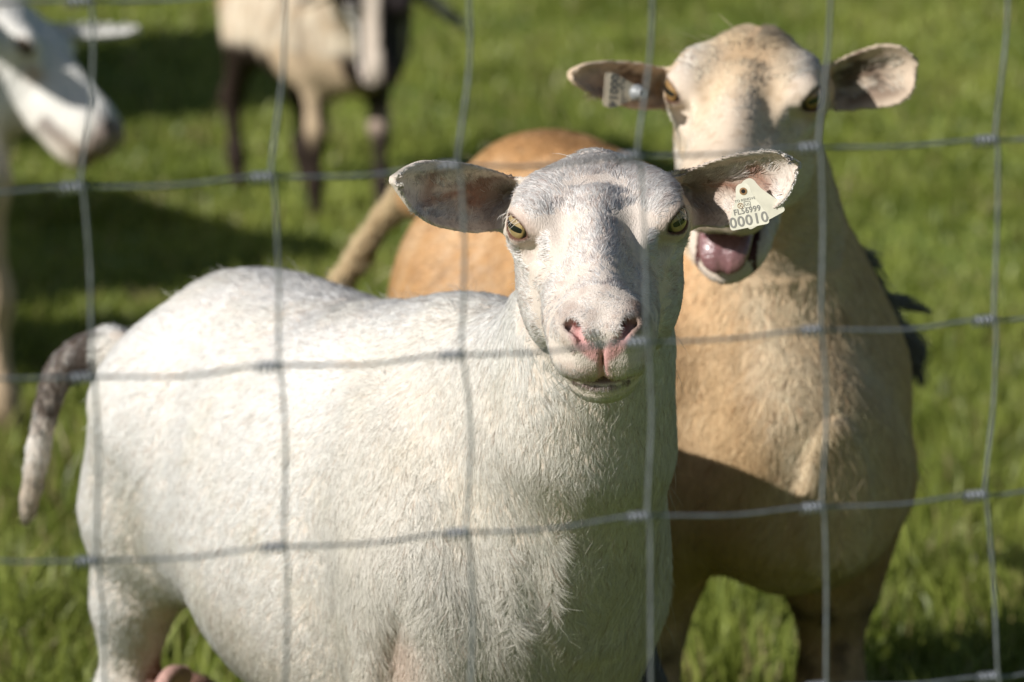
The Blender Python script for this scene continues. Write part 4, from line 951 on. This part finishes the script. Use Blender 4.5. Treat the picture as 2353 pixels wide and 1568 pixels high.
# ------------------------------------------------------------------ sheep further back, all out of focus
def mpalette(base, patches):
    def f(p, n):
        c = np.tile(A(*base), (len(p), 1))
        for fn_, col in patches: c = mix(c, A(*col), np.clip(fn_(p), 0, 1))
        return np.clip(c, .008, .9)
    return f
def far_sheep(label, FB, FH, hk, nk_r, colour, tail=None, front=((0, 0), (0, 0)), hind=((0, 0), (0, 0)), ears=(), legr=1.0, res=.009, eye=(.10, .06, .03), fs=0, group=None):
    k = FB['k']; o = FB['o']; c = [B(FB, s, t, z) for s in (-.46, .5) for t in (-.22, .22) for z in (0, .75)]
    c += [H(FH, u, v, w_) for u in (-.03, .25*hk) for v in (-.12, .12) for w_ in (-.13, .06)]
    for e in ears: c += [e[0], e[1]]
    c = np.array(c); lo, hi = c.min(0)-.03, c.max(0)+.03; hc_ = np.array([H(FH, u, v, w_) for u in (-.02, .24*hk) for v in (-.09, .09) for w_ in (-.11*hk, .05*hk)]); hl, hh = hc_.min(0), hc_.max(0)
    def ax(i):
        a, b = max(lo[i], hl[i]), min(hi[i], hh[i]); segs = [(lo[i], res)] if a > lo[i]+.001 else []
        segs.append((a, .0042)); 
        if b < hi[i]-.001: segs.append((b, res))
        return axis(*segs, max(hi[i], b))
    f = Field(ax(0), ax(1), ax(2))
    trunk(f, FB, k=.04*k); legs(f, FB, front, hind, r=legr, fs=fs)
    for sd in (-1, 1):
        f.ell(B(FB, .22, sd*.10, .50), A(.085, .045, .13)*k, (FB['a'], FB['b'], A(0, 0, 1)), .04)
        f.ell(B(FB, -.27, sd*.085, .48), A(.11, .055, .13)*k, (FB['a'], FB['b'], A(0, 0, 1)), .04)
    f.ell(B(FB, .335, 0, .43), A(.065, .085, .10)*k, (FB['a'], FB['b'], A(0, 0, 1)), .04)
    m0, m1 = B(FB, .27, 0, .55), H(FH, .02*hk, 0, -.03*hk)
    f.chain([(m0, .105*k), (m0*.5+m1*.5+A(0, 0, -.01), .078*k), (m1, .052*hk)], .04)
    head(f, FH, hk, k=.025)
    if tail is None: tail = [(-.38, 0, .60, .035), (-.42, 0, .56, .020), (-.44, 0, .48, .013), (-.445, 0, .38, .012), (-.44, 0, .30, .008)]
    f.chain([(B(FB, *q[:3]), q[3]*k) for q in tail], .02)
    for (r_, t_, n_, *hs_) in ears:
        e, L = ear_frame(r_, t_, n_); hs_ = hs_[0] if hs_ else 1; ear(f, e, [(0, .008*hs_), (.3, .014*hs_), (.6, .016*hs_), (.9, .011*hs_), (1, .003)], [(0, .012*hs_), (.2, .024*hs_), (.5, .028*hs_), (.85, .018*hs_), (1, .003)], L, cup=.012, th=.0035)
    V, Q = f.mesh(); V = relax(V, Q, 3); N = normals(V, Q)
    root = empty('sheep', (o[0], o[1], 0)); tag(root, label, 'sheep', group)
    mesh_from('body', V, Q, M_coat, root, colour(V, N)); add_eyes(FH, hk, root, eye_material('dark_eye', eye))
    return root
def frame_dir(px, py, Y, U, W, eye=(.085, 0, .012), ks=1):
    U = unit(U); W = np.asarray(W, float); W = unit(W-U*(W@U)); V = np.cross(W, U); o = P(px, py, Y)-(U*eye[0]+V*eye[1]+W*eye[2])*ks
    return (o, U, V, W)
# the one whose head comes in at the upper left
L1 = body_frame(-1.01, 6.17, 8, 0, .97)
LH = frame_dir(56, 100, 6.05, A(.74, -.44, -.57), A(.60, -.04, .78), eye=(.086, -.052, .012), ks=1.04)
def col1(p, n):
    u, v, w_ = local(LH, p); hd = (u > -.02)*(np.abs(v) < .09)*(w_ > -.14)*(w_ < .08)
    c = np.tile(A(.84, .81, .74), (len(p), 1))
    c = mix(c, A(.30, .20, .13), hd*(1-sstep(.9, 1.5, eye_dist(LH, p, 1.02)))*.9)
    c = mix(c, A(.45, .27, .12), hd*np.exp(-((u-.118)/.014)**2-((w_+.012)/.010)**2)*(v < 0)*.8)
    c = mix(c, A(.62, .50, .36), hd*sstep(.01, .03, w_)*sstep(.05, .0, u)*.5)
    c = mix(c, A(.20, .14, .14), hd*sstep(.214, .230, u)*.85); c = mix(c, A(.16, .12, .12), hd*(u > .16)*(w_ < -.040)*(w_ > -.062)*.7); c = mix(c, A(.05, .03, .03), hd*np.exp(-((u-.216)/.012)**2-((np.abs(v)-.022)/.010)**2-((w_+.006)/.010)**2))
    c = mix(c, A(.58, .40, .23), sstep(.46, .30, p[:, 2])*.85); c = mix(c, A(.30, .22, .14), sstep(.10, .04, p[:, 2]))
    return np.clip(c, .01, .9)
if True:
    far_sheep('white sheep cut off by the left edge, its head in profile near the top', L1, LH, 1.04, .05, col1, legr=.80, fs=.19, front=((-.05, -.0), (0.0, .02)), hind=((0, 0), (.05, 0)),
              ears=((H(LH, .03, .045, .0), P(322, 68, 6.22), A(.2, -.6, .7), .5), (H(LH, .03, -.045, .0), P(-110, 60, 5.93), A(.4, -.9, .2))))
# the dark legged young sheep further back
L2 = body_frame(-.305, 7.70, 63, .035, .58)
H2 = head_frame(868, 36, 7.12, 80, 2, 0); 
def col2(p, n):
    u, v, w_ = local(H2, p); k = .80; u, v, w_ = u/k, v/k, w_/k; hd = (u > -.02)*(np.abs(v) < .09)*(w_ > -.13)*(w_ < .08)*(np.abs(p[:, 1]-7.1) < .2)
    s = (p-L2['o'])@L2['a']/.58; tt = (p-L2['o'])@L2['b']/.58; z = (p[:, 2]-.035)/.58
    c = np.tile(A(.66, .56, .42), (len(p), 1)); c = mix(c, A(.58, .42, .26), sstep(.2, 1, noise(p, .05, 61))*.6)
    c = mix(c, A(.20, .10, .05), sstep(-.22, -.28, s)*.95); c = mix(c, A(.12, .08, .05), np.exp(-((s-.10-.2*(z-.5))/.022)**2)*sstep(.40, .46, z)*.7); c = mix(c, A(.34, .22, .13), sstep(.1, .8, noise(p, .045, 63))*.5)
    c = mix(c, A(.035, .022, .016), sstep(.40, .355, z+.012*noise(p, .05, 62)-.02*(s > .15)))
    c = mix(c, A(.04, .03, .025), sstep(.055, .085, tt)*(s > -.1))
    leg = (s > .05)*(tt < 0)*(z < .40)*(s < .36); c = mix(c, A(.58, .44, .29), leg*sstep(-.122, -.092, -(-tt)-0.0*z+0)*0+leg*(n[:, 0] < .25)*sstep(.12, .2, z)*.95)
    kn = (tt > 0)*(s > .1)*np.exp(-((z-.20)/.03)**2); c = mix(c, A(.55, .42, .34), kn*(n[:, 1] < 0)*.9)
    c = mix(c, A(.05, .03, .02), np.exp(-((s-.24)/.018)**2)*sstep(.34, .40, z)*(tt < 0)*(z < .6)*.5)
    cf = np.tile(A(.025, .018, .018), (len(p), 1)); bl = (v < .004)*(v > -.028)*sstep(.02, .05, u)*(w_ > -.04); cf = mix(cf, A(.58, .49, .40), bl*1.)
    cf = mix(cf, A(.62, .58, .52), (v < -.036)*(w_ > -.10)*(u > .09)*(u < .2)*1.); cf = mix(cf, A(.60, .5, .44), (v < .002)*(v > -.04)*(u > .19)*(w_ < -.005)*.9)
    cf = mix(cf, A(.12, .08, .07), np.exp(-((u-.222)/.02)**2-((w_+.015)/.016)**2)*(v > -.012)*1.)
    c = mix(c, cf, hd*1.)
    ert = np.linalg.norm(p-P(1062, 48, 7.42), axis=1); c = mix(c, A(.02, .016, .016), (np.linalg.norm(p-P(1010, 5, 7.42), axis=1) < .05)*1.); c = mix(c, A(.55, .52, .48), (ert < .026)*1.)
    c = mix(c, A(.02, .016, .016), (np.linalg.norm(p-P(735, -5, 7.38), axis=1) < .045)*1.)
    return np.clip(c, .008, .9)
if True:
    far_sheep('cream and black young sheep with black legs and a pale blaze, standing furthest back', L2, H2, .80, .05, col2, res=.007, legr=.92, front=((.02, .0), (-.03, -.01)), hind=((.0, 0), (.0, 0)),
              ears=((H(H2, .02, .035, .0), P(1072, 58, 7.42), A(.0, -.8, .5)), (H(H2, .02, -.035, .0), P(690, 2, 7.38), A(.1, -.8, .4))))
# a black lamb half hidden between the two ewes
L3 = body_frame(-.02, 4.42, 70, 0, .54)
H3 = frame_dir(1466, 1398, 3.94, A(.30, -.42, -.86), A(.55, -.50, .45), ks=.52)
if True:
    def col3(p, n):
        c = np.tile(A(.030, .028, .030), (len(p), 1)); u, v, w_ = (x/.52 for x in local(H3, p)); hd = (u > 0)*(np.abs(v) < .08)*(w_ > -.12)*(w_ < .06)
        return mix(c, A(.10, .095, .10), hd*sstep(.12, .18, u)*.7*(u < .215))
    far_sheep('black lamb hidden behind the white ewe, only its lowered muzzle showing by her chest', L3, H3, .52, .04, col3, res=.008, ears=())
# a sheep just outside the picture to the left: its shadow is the upper dark patch on the grass
L5 = body_frame(-1.30, 8.45, 80, 0, 1.0)
H5 = frame_dir(-660, 60, 7.88, A(.2, -.8, -.5), A(.1, -.4, .8), ks=1.0)
if True:
    out = far_sheep('white sheep standing beyond the left edge, casting the upper shadow on the grass', L5, H5, 1.0, .05, lambda p, n: np.tile(A(.70, .66, .58), (len(p), 1)), res=.012,
              ears=((H(H5, .03, .045, .0), H(H5, .02, .15, .0), A(.2, -.6, .7)), (H(H5, .03, -.045, .0), H(H5, .02, -.15, .0), A(.4, -.9, .2))))
    c = out.copy(); C.objects.link(c); c['label'] = 'white sheep standing beyond the left edge, casting the lower shadow on the grass'
    c.location = (-1.36, 7.00, 0); c.rotation_euler = (0, 0, math.radians(30))
    for ch in out.children:
        d_ = ch.copy(); C.objects.link(d_); d_.parent = c; d_.matrix_parent_inverse = ch.matrix_parent_inverse.copy()
